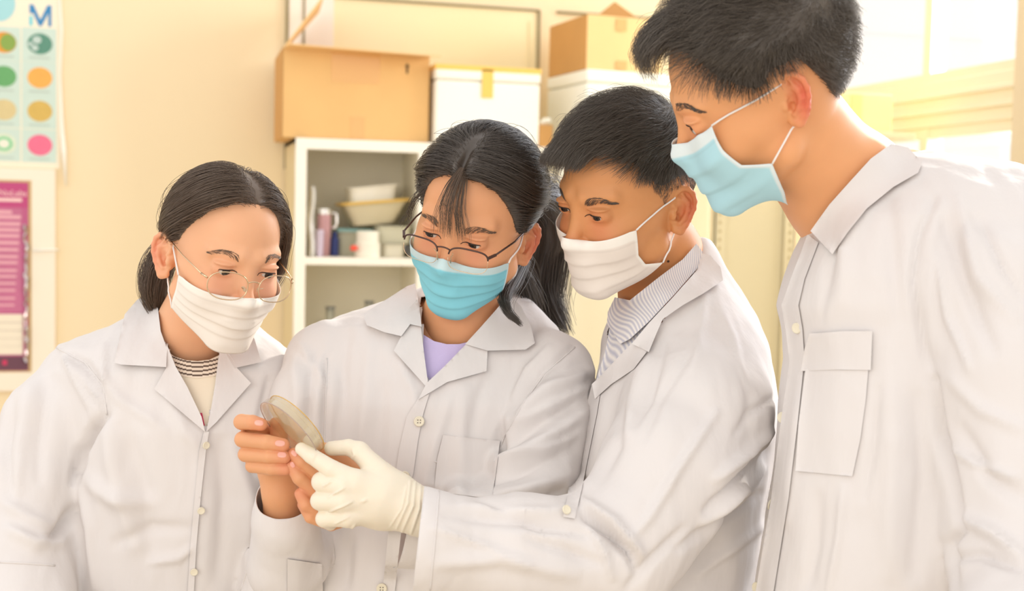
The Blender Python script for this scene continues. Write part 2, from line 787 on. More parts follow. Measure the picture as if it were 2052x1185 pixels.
def face(hd, male=False, slit=0.0042):
    for s in (1, -1):
        hd.cone((s * 0.013, -0.0865, 0.031), (s * 0.045, -0.069, 0.033), 0.0085, 0.0075, 0.012)
        hd.ell((s * 0.031, -0.112, 0.012), (0.019, 0.0245, 0.014), 0.010, sub=True)
    hd.cone((0, -0.087, 0.022), (0, -0.0945, -0.006), 0.0085, 0.0078, 0.010)
    hd.cone((0, -0.0945, -0.006), (0, -0.1055, -0.026), 0.0078, 0.0110, 0.006)
    for s in (1, -1):
        hd.ell((s * 0.0115, -0.0985, -0.0285), (0.0078, 0.0095, 0.0075), 0.004)
        hd.ell((s * 0.006, -0.104, -0.0385), (0.0035, 0.005, 0.004), 0.002, sub=True)
        # eye ball bulge under the lids, then the opening between them
        hd.ell((s * 0.0315, -0.0775, 0.0105), (0.0155, 0.0142, 0.0135), 0.004)
        hd.ell((s * 0.0315, -0.0825, 0.0200), (0.016, 0.0112, 0.0030), 0.004, sub=False)
        hd.ell((s * 0.0313, -0.094, 0.0088), (0.0150, 0.0098, slit), 0.0012, sub=True)
        hd.cone((s * 0.021, -0.0945, -0.0005), (s * 0.043, -0.0865, 0.0015), 0.0015, 0.0015, 0.006, sub=True)
    hd.ell((0, -0.0965, -0.0535), (0.021, 0.0055, 0.0042), 0.004)
    hd.ell((0, -0.0955, -0.0625), (0.017, 0.0060, 0.0050), 0.004)
    hd.cone((-0.019, -0.099, -0.0578), (0.019, -0.099, -0.0578), 0.0012, 0.0012, 0.002, sub=True)
    for s in (1, -1):
        E, da, db, n = ear_frame(s)

        def e(a, b, c=0.0):
            return E + da * a * 1e-3 + db * b * 1e-3 + n * c * 1e-3
        rot = np.stack([da, db, n], 1)
        hd.ell(e(9, 3, 0), (0.0165, 0.029, 0.0030), 0.004, rot=rot)
        hd.ell(e(1, 0, -5), (0.008, 0.018, 0.007), 0.006, rot=rot)
        hd.ell(e(7, -3, 5.5), (0.0085, 0.0125, 0.0062), 0.003, rot=rot, sub=True)
        hd.ell(e(10, 21, 5.0), (0.0095, 0.0075, 0.0048), 0.003, rot=rot, sub=True)
        hx = [(1, 4, 2), (-4, 9, 2.5), (-5, 17, 3), (-1, 26, 3.2), (7, 31.5, 3.2), (15, 30.5, 3.2), (22, 24, 3), (25, 14, 2.8), (24.5, 4, 2.6), (20, -8, 2.3), (14, -18, 2.2)]
        hd.chain([(e(a, b, 3.2), r * 1e-3) for a, b, r in hx], 0.0022)
        hd.chain([(e(14, -18, 2), 0.0035), (e(8, -25, 1.5), 0.0052), (e(2, -24, 0), 0.0050)], 0.004)
        hd.chain([(e(8, 24, 2), 0.0018), (e(15, 13, 3), 0.0028), (e(16, 3, 3.2), 0.0028), (e(12, -8, 3.2), 0.0028), (e(6, -15, 3), 0.0030)], 0.003)
        hd.chain([(e(3, 18, 2), 0.0015), (e(13, 13, 3), 0.0022)], 0.003)
        hd.ell(e(-2.5, -4, 3.0), (0.0042, 0.0062, 0.0040), 0.003, rot=rot)
        hd.ell(e(4.5, -7, 1.0), (0.003, 0.005, 0.005), 0.002, rot=rot, sub=True)
    return hd


def phi_of(P):
    return np.degrees(np.arctan2(np.abs(P[:, 0]), -(P[:, 1])))


def hair_region(P, table):
    """>0 where hair grows; table phi -> z of the hairline (optionally one table per side)"""
    ph = phi_of(P)
    if isinstance(table, dict):
        zl = np.where(P[:, 0] > 0, np.interp(ph, *zip(*table['L'])), np.interp(ph, *zip(*table['R'])))
    else:
        zl = np.interp(ph, *zip(*table))
    return P[:, 2] - zl


def srgb(c):
    c = np.array(c, float) / 255
    return np.where(c <= 0.04045, c / 12.92, ((c + 0.055) / 1.055) ** 2.4)


M_SKIN = mat('skin', (0.8, 0.5, 0.35), rough=0.48, sss=0.12, spec=0.4, attr='tone', bump=0.05, bscale=260, bdist=0.002, var=0.05, vscale=25)
M_EYE = mat('eye_surface', (0.8, 0.8, 0.8), rough=0.12, attr='tone', spec=0.6)
M_LASH = mat('lash', (0.03, 0.02, 0.015), rough=0.7)
M_HAIRB = mat('hair_black', (0.060, 0.045, 0.034), rough=0.36, spec=0.8)
M_HAIRBR = mat('hair_brown', (0.105, 0.066, 0.040), rough=0.36, spec=0.8)
M_HAIRD = mat('hair_short', (0.078, 0.060, 0.043), rough=0.36, spec=0.8)
M_COAT = mat('coat_cotton', (0.74, 0.705, 0.69), rough=0.85, bump=0.45, bscale=9, bdist=0.012, var=0.03, vscale=5, stretch=(1.6, 1.6, 0.6))
M_BUTTON = mat('button_plastic', (0.80, 0.74, 0.58), rough=0.35)
M_THREAD = mat('button_thread', (0.25, 0.22, 0.18), rough=0.8)
M_MASKW = mat('mask_white', (0.82, 0.79, 0.74), rough=0.8, attr='tone', bump=0.12, bscale=120, bdist=0.002)
M_MASKB = mat('mask_blue', (0.3, 0.65, 0.75), rough=0.8, attr='tone', bump=0.12, bscale=120, bdist=0.002)
M_LOOP = mat('elastic_white', (0.86, 0.83, 0.8), rough=0.8)
M_GOLD = mat('wire_gold', (0.72, 0.55, 0.36), rough=0.22, metal=1.0)
M_DARKF = mat('wire_dark', (0.10, 0.06, 0.05), rough=0.3, metal=0.7)


def glassmat():
    mt = bpy.data.materials.new('clear_lens')
    mt.use_nodes = True
    nt = mt.node_tree
    nt.nodes.remove(nt.nodes['Principled BSDF'])
    t = nt.nodes.new('ShaderNodeBsdfTransparent')
    g = nt.nodes.new('ShaderNodeBsdfGlossy')
    g.inputs['Roughness'].default_value = 0.02
    lw = nt.nodes.new('ShaderNodeLayerWeight')
    lw.inputs[0].default_value = 0.12
    fr = nt.nodes.new('ShaderNodeMapRange')
    fr.inputs[3].default_value = 0.04
    fr.inputs[4].default_value = 0.6
    nt.links.new(lw.outputs['Facing'], fr.inputs[0])
    mx = nt.nodes.new('ShaderNodeMixShader')
    nt.links.new(fr.outputs[0], mx.inputs[0])
    nt.links.new(t.outputs[0], mx.inputs[1])
    nt.links.new(g.outputs[0], mx.inputs[2])
    nt.links.new(mx.outputs[0], nt.nodes['Material Output'].inputs[0])
    return mt


M_LENS = glassmat()


class Person:
    pass


def rodr(w):
    w = np.array(w, float)
    t = np.linalg.norm(w) + 1e-12
    k = w / t
    K = np.array([[0, -k[2], k[1]], [k[2], 0, -k[0]], [-k[1], k[0], 0]])
    return np.eye(3) + math.sin(t) * K + (1 - math.cos(t)) * K @ K


def start_head(rv, C, scale=1.0, male=False, fat=1.0, neck=None, slit=0.0042, tweak=(0, 0, 0), cr=1.0, stub=0.85, skin=(222, 160, 118), ruddy=(214, 120, 90), ear_red=0.6, res=0.0016, table=None, ear=(0.0, 0.0)):
    """head and neck as one surface, in head space; neck: list of (V point, radius)"""
    EAR[0], EAR[1] = ear
    p = Person()
    p.R = rodr((math.radians(tweak[0]), 0, 0)) @ rodr((0, math.radians(tweak[1]), 0)) @ rodr((0, 0, math.radians(tweak[2]))) @ rodr(rv)
    p.C = np.array(C, float)
    p.s = scale
    p.sk = skull(SDF(), fat, male, cr)
    full = skull(SDF(), fat, male, cr)
    full = face(full, male, slit)
    nk = [(p.R.T @ (np.array(q) - p.C) / scale, r / scale) for q, r in neck]
    start = (np.array([0, 0.018, -0.03]), 0.052 if male else 0.046)
    full.chain([start] + nk, 0.018)
    p.neck = SDF().chain([start] + nk, 0.018)
    Fn, lon, _ = p.neck.grid(0.004)
    vn, qn = nets(Fn, lon, 0.004)
    nb_ = (vn, qn)
    p.full = full
    p.table = table
    F, lo, ax = full.grid(res)
    v, q = nets(F, lo, res)
    P = v
    base = srgb(skin)
    rd = srgb(ruddy)

    def g(c, r):
        return np.exp(-(((P - np.array(c)) ** 2).sum(1)) / r ** 2)
    w = np.zeros(len(P))
    for s in (1, -1):
        w += 0.35 * g((s * 0.036, -0.088, -0.012), 0.022) + 0.25 * g((s * 0.0315, -0.092, 0.010), 0.014)
        E, da, db, n = ear_frame(s)
        a = (P - E) @ da
        dist = (P - E) @ n
        w += ear_red * np.clip((a + 0.001) / 0.022, 0, 1) * (np.abs(P[:, 0]) > 0.062) * np.clip(1 - np.linalg.norm(P - E - da * 0.009, axis=1) / 0.05, 0, 1) * 1.6 * (P[:, 1] > 0.0) * np.clip((dist + .007) / .006, 0, 1)
    w += 0.4 * g((0, -0.112, -0.026), 0.014) + 0.8 * g((0, -0.1, -0.058), 0.014)
    w = np.clip(w, 0, 1)[:, None]
    colr = base * (1 - w) + rd * w
    if table is not None:
        h = np.clip(hair_region(P, table) / 0.012, 0, 1)[:, None] * (np.abs(P[:, 0]) < 0.0695)[:, None]
        colr = colr * (1 - stub * h) + np.array([0.07, 0.05, 0.035]) * stub * h
    p.headv, p.headq, p.headc = v, q, colr
    p.toV = lambda L: (np.asarray(L) * p.s) @ p.R.T + p.C
    p.toL = lambda v_: ((np.asarray(v_) - p.C) @ p.R) / p.s
    p.toW = lambda L: v2w(p.toV(L))
    p.hbvh = bvh(p.toV(v), q)
    p.nbvh = bvh(p.toV(nb_[0]), nb_[1])
    return p


def on_skin(p, L, off=0.0, it=6, sdf=None):
    L = np.array(L, float)
    S = sdf or p.full
    for _ in range(it):
        d = S.eval(L)
        g = S.grad(L)
        L = L - g * (d - off)[:, None]
    return L


def add_eyes(p, root, gaze=(0, -1, -0.35), brow=None, browmat=None, lash=0.0007, slit=0.0042):
    for s in (1, -1):
        c = np.array([s * 0.0315, -0.0775, 0.0100])
        gz = np.array(gaze, float)
        gz /= np.linalg.norm(gz)
        bm = bmesh.new()
        bmesh.ops.create_uvsphere(bm, u_segments=48, v_segments=32, radius=0.0123)
        vv = np.array([v.co[:] for v in bm.verts])
        ff = [[v.index for v in f.verts] for f in bm.faces]
        bm.free()
        z = vv @ np.array([0, 0, 1.0]) / 0.0123
        q = Vector((0, 0, 1)).rotation_difference(Vector(gz)).to_matrix()
        vr = vv @ np.array(q).T
        ang = np.degrees(np.arccos(np.clip(z, -1, 1)))
        colr = np.where((ang < 29)[:, None], np.array([[0.035, 0.018, 0.010]]), np.array([[0.62, 0.58, 0.54]]))
        colr = np.where((ang < 13)[:, None], np.array([[0.004, 0.004, 0.004]]), colr)
        make('eye', p.toW(vr + c), ff, M_EYE, root, True, colors=colr)
    # lash lines
    for s in (1, -1):
        mb = MB()
        t = np.linspace(-1, 1, 15)
        L = np.stack([s * 0.0313 + t * 0.0150, np.full(15, -0.094), 0.0088 + (slit + 0.0005) * np.sqrt(np.clip(1 - t ** 2, 0, 1))], 1)
        L = on_skin(p, L, 0.0002, 3)
        mb.tube(p.toW(L), [lash * (0.4 + 0.9 * math.sin(math.pi * (i + 1) / 16)) for i in range(15)], 6)
        mb.build('eyelash', M_LASH, root, smooth=True)
    st = []
    bz, arch, th, n = brow or (0.034, 0.004, 0.0035, 240)
    for s in (1, -1):
        for i in range(n):
            u = RNG.random()
            x = s * (0.015 + 0.038 * u)
            z = bz + arch * math.sin(u * 2.2) - 0.006 * u ** 3 + (RNG.random() - 0.5) * th * 2 * (1 - 0.6 * u) * min(1, 0.55 + 2 * u)
            pts = []
            dx, dz = s * (0.0012 + 0.0004 * u), 0.0006 * (1 - 1.6 * u)
            for k in range(5):
                pts.append((x + dx * k, -0.095 + 0.5 * abs(x), z + dz * k))
            st.append(pts)
    st = np.array(st)
    N, K, _ = st.shape
    L = on_skin(p, st.reshape(-1, 3), 0.0006, 6).reshape(N, K, 3)
    curves('eyebrows', np.array([p.toW(l) for l in L]), np.linspace(0.00018, 0.00006, K), browmat or M_HAIRB, root)


def sphere_trace(sdf, C0, D, r0=0.2, it=40):
    r = np.full(len(D), r0)
    for _ in range(it):
        r = r - sdf.eval(C0 + D * r[:, None]) * 0.9
        r = np.maximum(r, 0.02)
    return r


def add_mask(p, root, blue=False, edge=((0, 70, 19), (1, 76, -27)), top=20, mid=-3, bot=-50, pw=3, pleat=0.0022, tent=60, colr=None, band=None, side=0.0, low=0.0, out=0.004, vlow=1.0):
    """pleated mask in head space; edge: (v, azimuth, elevation) of the side edge in degrees seen from inside the head"""
    C0 = np.array([0, -0.018, -0.045])
    nu, nv = 81, 45
    U = np.linspace(-1, 1, nu)
    Vv = np.linspace(0, 1, nv)
    UU, VV = np.meshgrid(U, Vv, indexing='ij')
    ev, ep, ee = zip(*edge)
    c = top + (bot - top) * VV
    e = np.interp(VV, ev, ee)
    au = np.abs(UU)
    wt = au * (1 - VV) + au ** pw * VV
    dip = mid * np.sin(np.pi * np.clip(au / 0.9, 0, 1)) * (1 - VV) ** 2
    EL = np.radians(c + (e - c) * wt + dip)
    PH = np.radians(UU * np.interp(VV, ev, ep))
    D = np.stack([np.sin(PH) * np.cos(EL), -np.cos(PH) * np.cos(EL), np.sin(EL)], -1).reshape(-1, 3)
    S = SDF()
    S.ops = [o for o in p.full.ops]
    r = sphere_trace(S, C0, D).reshape(nu, nv) + out
    base = r.copy()
    for _ in range(tent):
        a = r.copy()
        a[1:-1, 1:-1] = (r[2:, 1:-1] + r[:-2, 1:-1] + r[1:-1, 2:] + r[1:-1, :-2]) / 4
        a[0, 1:-1] = (r[0, 2:] + r[0, :-2]) / 2
        a[-1, 1:-1] = (r[-1, 2:] + r[-1, :-2]) / 2
        r = np.maximum(base, a * 1.0003)
    edge = (1 - np.abs(UU) ** 6)
    for v0 in (0.34, 0.54, 0.73):
        x = (VV - v0) / 0.10
        saw = np.where(x < 0, np.exp(-(x * 1.2) ** 2), np.exp(-(x * 5.0) ** 2))
        r += pleat * saw * edge
    r += side * (np.abs(UU) ** 4) + low * VV ** 3
    Lf = C0 + D * r.reshape(-1, 1)
    n0 = len(Lf)
    Lb = C0 + D * (r.reshape(-1, 1) - 0.0009)
    idx = lambda i, j: i * nv + j
    F = []
    for i in range(nu - 1):
        for j in range(nv - 1):
            a = [idx(i, j), idx(i, j + 1), idx(i + 1, j + 1), idx(i + 1, j)]
            F.append(a)
            F.append([k + n0 for k in a][::-1])
    rim = [idx(i, 0) for i in range(nu)] + [idx(nu - 1, j) for j in range(1, nv)] + [idx(i, nv - 1) for i in range(nu - 2, -1, -1)] + [idx(0, j) for j in range(nv - 2, 0, -1)]
    for k in range(len(rim)):
        a, b = rim[k], rim[(k + 1) % len(rim)]
        F.append([a, b, b + n0, a + n0])
    v = np.concatenate([Lf, Lb])
    main = srgb(colr or ((150, 214, 226) if blue else (238, 232, 222)))
    bnd = srgb(band or ((214, 228, 228) if blue else (242, 237, 228)))
    bw = ((VV < 0.13) | (np.abs(UU) > 0.955)).reshape(-1)
    stitch = (np.abs(VV - 0.15) < 0.012).reshape(-1) | (np.abs(VV - 0.035) < 0.01).reshape(-1)
    cc = np.where(bw[:, None], bnd, main)
    cc = np.where(stitch[:, None], cc * 0.93, cc)
    m_ = make('face_mask', p.toW(v), F, M_MASKB if blue else M_MASKW, root, True, colors=np.concatenate([cc, cc]))
    p.maskL = v
    if True:
        for s in (1, -1):
            i = nu - 1 if s > 0 else 0
            a = Lf[idx(i, 0)]
            b = Lf[idx(i, int(round((nv - 1) * vlow)))]
            E, da, db, n = ear_frame(s)
            e1 = E + da * 0.0005 + db * 0.026 - n * 0.003
            e2 = E + da * 0.009 + db * 0.020 - n * 0.0075
            e3 = E + da * 0.011 + db * 0.0 - n * 0.0085
            e4 = E + da * 0.004 - db * 0.024 - n * 0.005
            pts = []
            for q0, q1 in ((a, e1), (e1, e2), (e2, e3), (e3, e4), (e4, b)):
                for t in np.linspace(0, 1, 9)[:-1]:
                    pts.append(q0 + (q1 - q0) * t)
            pts.append(b)
            pts = np.array(pts)
            d = p.full.eval(pts)
            g = p.full.grad(pts)
            seg = np.zeros(len(pts), bool)
            seg[:8] = True
            seg[-9:] = True
            push = np.where(seg & (d < 0.0014), 0.0014 - d, 0)
            pts = pts + g * push[:, None]
            MB().tube(p.toW(pts), 0.0011, 8).build('ear_loop', M_LOOP, m_, smooth=True)
    return m_


def add_hair(p, root, cap, table, strands, K, length, flow, lift, material, rad=(0.00016, 0.00005), jitter=0.25, clump=0.6, base_off=0.0, name='hair', curl=0.0, volname=None, weight=None, capres=0.0022, offcut=0.0):
    """cap(P)->thickness of the hair mass; flow(P, root)->direction; lift(root, t)->height above the skull"""
    S = p.sk
    # solid mass of the hair
    lo = np.array([-0.115, -0.135, -0.115])
    hi = np.array([0.115, 0.155, 0.165])
    n = np.ceil((hi - lo) / capres).astype(int)
    ax = [lo[i] + np.arange(n[i]) * capres for i in range(3)]
    G = np.stack(np.meshgrid(*ax, indexing='ij'), -1).reshape(-1, 3)
    d = S.eval(G)
    near = np.abs(d) < 0.05
    F = np.where(d > 0, 1.0, -1.0)
    P = G[near]
    reg = hair_region(P, table)
    th = cap(P) * np.clip((reg + 0.002) / 0.022, 0.0, 1) ** 0.6 - 0.0015
    F[near] = np.maximum(d[near] - th, -(d[near] + 0.006))
    F[near] = np.maximum(F[near], -reg * 0.8)
    F[~near] = 1.0
    v, q = nets(F.reshape(n), lo, capres)
    v = smooth_verts(v, q, 3)
    hair = make(name, p.toW(v), q, material, root, True)
    # strands
    hv, hq = p.headv, p.headq
    tri = hv[hq]
    area = np.linalg.norm(np.cross(tri[:, 2] - tri[:, 0], tri[:, 3] - tri[:, 1]), axis=1)
    cen = tri.mean(1)
    dsk = np.abs(S.eval(cen)) < 0.004
    rg = hair_region(cen, table)
    ok = dsk & (rg > -0.0025 + 0.003 * RNG.random(len(cen)))
    pr = area * ok
    if weight is not None:
        pr = pr * weight(cen)
    pick = RNG.choice(len(cen), strands, p=pr / pr.sum())
    ww = RNG.random((strands, 4))
    ww /= ww.sum(1, keepdims=True)
    rt = (tri[pick] * ww[:, :, None]).sum(1)
    Ls = length(rt) * (0.75 + 0.4 * RNG.random(strands))
    out = np.zeros((strands, K, 3))
    cur = rt.copy()
    rnd = RNG.normal(size=(strands, 3))
    hmul = 0.45 + 0.65 * RNG.random(strands)
    hmul = np.where(RNG.random(strands) < 0.012, hmul * 1.35, hmul)
    out[:, 0] = on_skin(p, cur, 0.0, 2, S)
    ph = RNG.random((3, 3)) * 6
    for k in range(1, K):
        t = (k / (K - 1)) ** 1.6
        step = (Ls * (t - ((k - 1) / (K - 1)) ** 1.6))[:, None]
        fl = flow(cur, rt)
        low = np.stack([np.sin(rt @ np.array([150., 90, 120]) + ph[0, 0]), np.sin(rt @ np.array([-110., 140, 80]) + ph[0, 1]), np.sin(rt @ np.array([90., -120, 150]) + ph[0, 2])], 1)
        fine = np.stack([np.sin(rt @ np.array([620., 390, 520])), np.sin(rt @ np.array([-510., 640, 380])), np.sin(rt @ np.array([390., -520, 650]))], 1)
        dirn = fl / (np.linalg.norm(fl, axis=1, keepdims=True) + 1e-9) + jitter * (0.35 * rnd + clump * low * 0.6 + clump * fine * 0.35) + curl * np.stack([np.sin(7 * t + rnd[:, 0] * 3), np.cos(6 * t + rnd[:, 1] * 3), np.sin(5 * t + rnd[:, 2] * 3)], 1)
        g = S.grad(cur)
        h = lift(rt, t) * hmul + base_off
        nxt_h = lift(rt, min(1, t + 0.001)) * hmul
        dirn = dirn - g * (dirn * g).sum(1, keepdims=True) * 0.9
        dirn /= np.linalg.norm(dirn, axis=1, keepdims=True) + 1e-9
        cur = cur + dirn * step
        dd = S.eval(cur)
        g = S.grad(cur)
        cur = cur - g * ((dd - h) * 0.7)[:, None]
        out[:, k] = cur
    st = p.toW(out.reshape(-1, 3)).reshape(strands, K, 3)
    o = curves('strands', st, np.linspace(rad[0], rad[1], K)[None, :] * (0.8 + 0.5 * RNG.random((strands, 1))), material, hair)
    tag(o, kind='stuff')
    return hair


def lock(p, hair, guides, n, spread, material, K=20, rad=(0.0002, 0.00008), space='L', taper=0.4, wob=0.002, name='strands'):
    """loose lock or tail of hair following guide polylines"""
    st = []
    for i in range(n):
        gsel = guides[int(RNG.integers(len(guides)))] if len(guides) > 1 else guides[0]
        gpts = np.array(gsel, float)
        s_ = np.linspace(0, 1, len(gpts))
        tt = np.linspace(0, 0.82 + 0.18 * RNG.random(), K)
        c = np.stack([np.interp(tt, s_, gpts[:, a]) for a in range(3)], 1)
        for _ in range(3):
            c[1:-1] = (c[:-2] + 2 * c[1:-1] + c[2:]) / 4
        o = RNG.normal(size=3) * spread
        ph = RNG.random(3) * 6
        w = np.stack([np.sin(tt * 5 + ph[a]) for a in range(3)], 1) * wob
        prof = (0.35 + 0.65 * np.sin(np.pi * np.clip(tt * 0.8 + 0.1, 0, 1))) * (1 - taper * tt)
        st.append(c + o[None, :] * prof[:, None] + w * tt[:, None])
    st = np.array(st)
    st = (p.toW(st.reshape(-1, 3)) if space == 'L' else v2w(st.reshape(-1, 3))).reshape(n, K, 3)
    o = curves(name, st, np.linspace(rad[0], rad[1], K)[None, :] * (0.7 + 0.6 * RNG.random((n, 1))), material, hair)
    tag(o, kind='stuff')
    return o

#@HEAD_END

# ------------------------------------------------------------------ clothing and bodies
def inpoly(P, poly):
    poly = np.asarray(poly, float)
    x, y = P[:, 0], P[:, 1]
    r = np.zeros(len(P), bool)
    j = len(poly) - 1
    for i in range(len(poly)):
        xi, yi = poly[i]
        xj, yj = poly[j]
        c = ((yi > y) != (yj > y)) & (x < (xj - xi) * (y - yi) / (yj - yi + 1e-12) + xi)
        r ^= c
        j = i
    return r


def rows3(rows):
    """(py, pxl, pxr, depth, b) -> stack rows in the view frame"""
    out = []
    for py, l, r, d, b in rows:
        out.append(((592.5 - py) / FPX * d, ((l + r) / 2 - 1026) / FPX * d, d, (r - l) / 2 / FPX * d, b))
    return out


def chain_px(pts):
    return [(V(x, y, d), r) for x, y, d, r in pts]


def displace(v, f, folds, rough=0.0, seed=0):
    N = vnormals(v, f)
    px = topx(v)
    front = np.clip(-N[:, 1] * 3 + 0.6, 0, 1)
    D = np.zeros(len(v))
    for line, w, amp in folds:
        L = np.array(line, float)
        best = np.full(len(v), 1e9)
        bt = np.zeros(len(v))
        ln = np.linalg.norm(L[1:] - L[:-1], axis=1)
        cum = np.concatenate([[0], np.cumsum(ln)]) / ln.sum()
        for i in range(len(L) - 1):
            ab = L[i + 1] - L[i]
            t = np.clip(((px - L[i]) @ ab) / (ab @ ab), 0, 1)
            dd = np.linalg.norm(px - (L[i] + t[:, None] * ab), axis=1)
            m_ = dd < best
            best[m_] = dd[m_]
            bt[m_] = (cum[i] + t * (cum[i + 1] - cum[i]))[m_]
        D += 2.1 * amp * np.exp(-(best / (w * .9)) ** 2) * np.sin(np.pi * np.clip(bt * 0.9 + 0.05, 0, 1)) ** 0.5 * front
    if rough:
        q = v * np.array([1, 1, 0.45])
        for fr, am in ((14, 1.0), (31, 0.6), (67, 0.30), (118, 0.14)):
            a = seed * 1.7 + fr
            w = np.sin(q @ np.array([fr * 1.0, fr * .6, fr * .35]) + a + 1.5 * np.sin(q @ np.array([fr * .3, -fr * .4, fr * .9]) + a))
            w2 = np.sin(q @ np.array([-fr * .8, fr * .5, fr * .6]) + 2 * a + 1.3 * np.sin(q @ np.array([fr * .7, fr * .4, -fr * .5])))
            D += rough * am * w * w2
    return v + N * D[:, None]


def build_coat(p, root, rows, sleeves, name='lab_coat', cuts=(), subs=(), folds=(), opening=None, res=0.0042, k=0.012, rough=0.0040, seed=1, material=None, keep=None):
    S = SDF()
    S.stack(rows3(rows), 0.02)
    for ch in sleeves:
        n0 = len(S.ops)
        S.chain(chain_px(ch), k)
    for a, b, ra, rb in subs:
        S.cone(a, b, ra, rb, 0.002, sub=True)
    F, lo, ax = S.grid(res)
    v, q = nets(F, lo, res)
    v = smooth_verts(v, q, 4)
    v = displace(v, q, folds, rough, seed)
    p.coat_full = bvh(v, q)
    if opening is not None:
        N = vnormals(v, q)
        c = v[q].mean(1)
        nn = N[q].mean(1)
        rem = inpoly(topx(c), opening) & (nn[:, 1] < 0.25) & (c[:, 1] < np.median(v[:, 1]) + 0.05)
        q = q[~rem]
        used = np.unique(q)
        mp = np.full(len(v), -1)
        mp[used] = np.arange(len(used))
        v, q = v[used], mp[q]
    if len(cuts):
        bm = bmesh.new()
        bv = [bm.verts.new(tuple(x)) for x in v]
        for f_ in q:
            bm.faces.new([bv[int(i)] for i in f_])
        for c, n, rad in cuts:
            c = np.array(c, float)
            fs = [f_ for f_ in bm.faces if (np.array(f_.calc_center_median()) - c) @ (np.array(f_.calc_center_median()) - c) < rad * rad]
            es = {e for f_ in fs for e in f_.edges}
            vs = {x for f_ in fs for x in f_.verts}
            bmesh.ops.bisect_plane(bm, geom=list(fs) + list(es) + list(vs), plane_co=tuple(c), plane_no=tuple(np.array(n, float) / np.linalg.norm(n)), clear_outer=True, dist=1e-5)
        bm.verts.index_update()
        v = np.array([x.co[:] for x in bm.verts])
        q = [[x.index for x in f_.verts] for f_ in bm.faces]
        bm.free()
    p.coatv, p.coatq = v, q
    o = make(name, v2w(v), q, material or M_COAT, root, True)
    sd = o.modifiers.new('cloth', 'SOLIDIFY')
    sd.thickness = 0.0012
    sd.offset = -1
    return o


def inner_torso(p, rows, inset, res=0.006):
    S = SDF()
    rr = [(z, cx, cy, max(a - inset, 0.01), max(b - inset, 0.01)) for z, cx, cy, a, b in rows3(rows)]
    S.stack(rr, 0.02)
    F, lo, ax = S.grid(res)
    v, q = nets(F, lo, res)
    return smooth_verts(v, q, 3), q


def floor_pt(px, d, dx=0.0, dy=0.0):
    w = v2w(V(px, 1185, d))
    return np.array([w[0] + dx, w[1] + dy, 0.0])


def legs(root, cx, cy, hip, face=(0, -1), col=(0.05, 0.055, 0.07), half=0.09, r=0.085, shoe=(0.08, 0.07, 0.06)):
    """trousers and shoes, world space, standing on the floor"""
    fx, fy = np.array(face, float) / np.linalg.norm(face)
    sx, sy = -fy, fx
    S = SDF()
    for s in (1, -1):
        x, y = cx + sx * half * s, cy + sy * half * s
        S.chain([((x, y, hip), r), ((x, y, 0.50), r * 0.72), ((x, y, 0.10), r * 0.62)], 0.01)
    S.cone((cx + sx * half, cy + sy * half, hip), (cx - sx * half, cy - sy * half, hip), r * 1.1, r * 1.1, 0.03)
    F, lo, ax = S.grid(0.011)
    v, q = nets(F, lo, 0.011)
    v[:, 2] = np.maximum(v[:, 2], 0.045)
    tr = make('trousers', v, q, mat('trouser_cloth', col, rough=0.9, bump=0.2, bscale=20), root, True)
    for s in (1, -1):
        x, y = cx + sx * half * s, cy + sy * half * s
        S = SDF()
        S.cone((x - fx * 0.05, y - fy * 0.05, 0.04), (x + fx * 0.13, y + fy * 0.13, 0.032), 0.042, 0.036, 0.01)
        S.cone((x, y, 0.05), (x, y, 0.11), 0.044, 0.042, 0.02)
        F, lo, ax = S.grid(0.006)
        v, q = nets(F, lo, 0.006)
        v[:, 2] = np.maximum(v[:, 2], 0.0)
        make('shoe', v, q, mat('shoe_leather', shoe, rough=0.4), root, True)
    return tr


def body(p, name, extra, origin):
    parts = [(p.toV(p.headv), p.headq)]
    cols = [p.headc]
    for v, q, c in extra:
        parts.append((v, q))
        cols.append(np.tile(c, (len(v), 1)) if np.ndim(c) == 1 else c)
    v, q = concat(parts)
    o = make(name, v2w(v), q, M_SKIN, None, True, origin=origin, colors=np.concatenate(cols))
    return o


def finger(S, pts, k=0.003):
    S.chain(chain_px(pts), k)

#@HAND_END
#@PEOPLE
# ------------------------------------------------------------------ room
_c = CAM + ray(592, 276) * 4.0
XL, YC, ZT = _c
_r = ray(553, 295)
YB = YC + .40
M_WALL = mat('wall_paint', srgb((248, 228, 188)), rough=.8, bump=.05, bscale=60, var=.02, vscale=3)
M_CAB = mat('cabinet_enamel', srgb((255, 248, 230)), rough=.45, var=.02)
M_CABIN = mat('cabinet_inside', srgb((250, 244, 224)), rough=.6, var=.02)
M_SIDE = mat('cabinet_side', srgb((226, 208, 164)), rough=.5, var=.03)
M_FRAME = mat('window_paint', srgb((250, 238, 208)), rough=.5)
M_FLOOR = mat('floor_tile', srgb((205, 190, 165)), rough=.5, var=.1)
M_CARD = mat('cardboard', srgb((238, 192, 126)), rough=.85, var=.08, vscale=5, bump=.1, bscale=30)
M_CARDL = mat('cardboard_pale', srgb((248, 208, 146)), rough=.85, var=.05)
M_CARDS = mat('cardboard_dark', srgb((214, 162, 96)), rough=.85, var=.08)  # darker copy for shaded carton sides, also the small brown carton
M_FOAM = mat('styrofoam', srgb((255, 252, 236)), rough=.8, bump=.2, bscale=140, bdist=.003)
M_TAPEY = mat('tape_yellow', srgb((250, 206, 104)), rough=.35)
M_TAPEC = mat('tape_clear', srgb((232, 180, 112)), rough=.18, spec=.8)
M_DARK = mat('gap_dark', srgb((150, 138, 104)), rough=.8)
M_INK = mat('ink_black', srgb((66, 48, 34)), rough=.8)


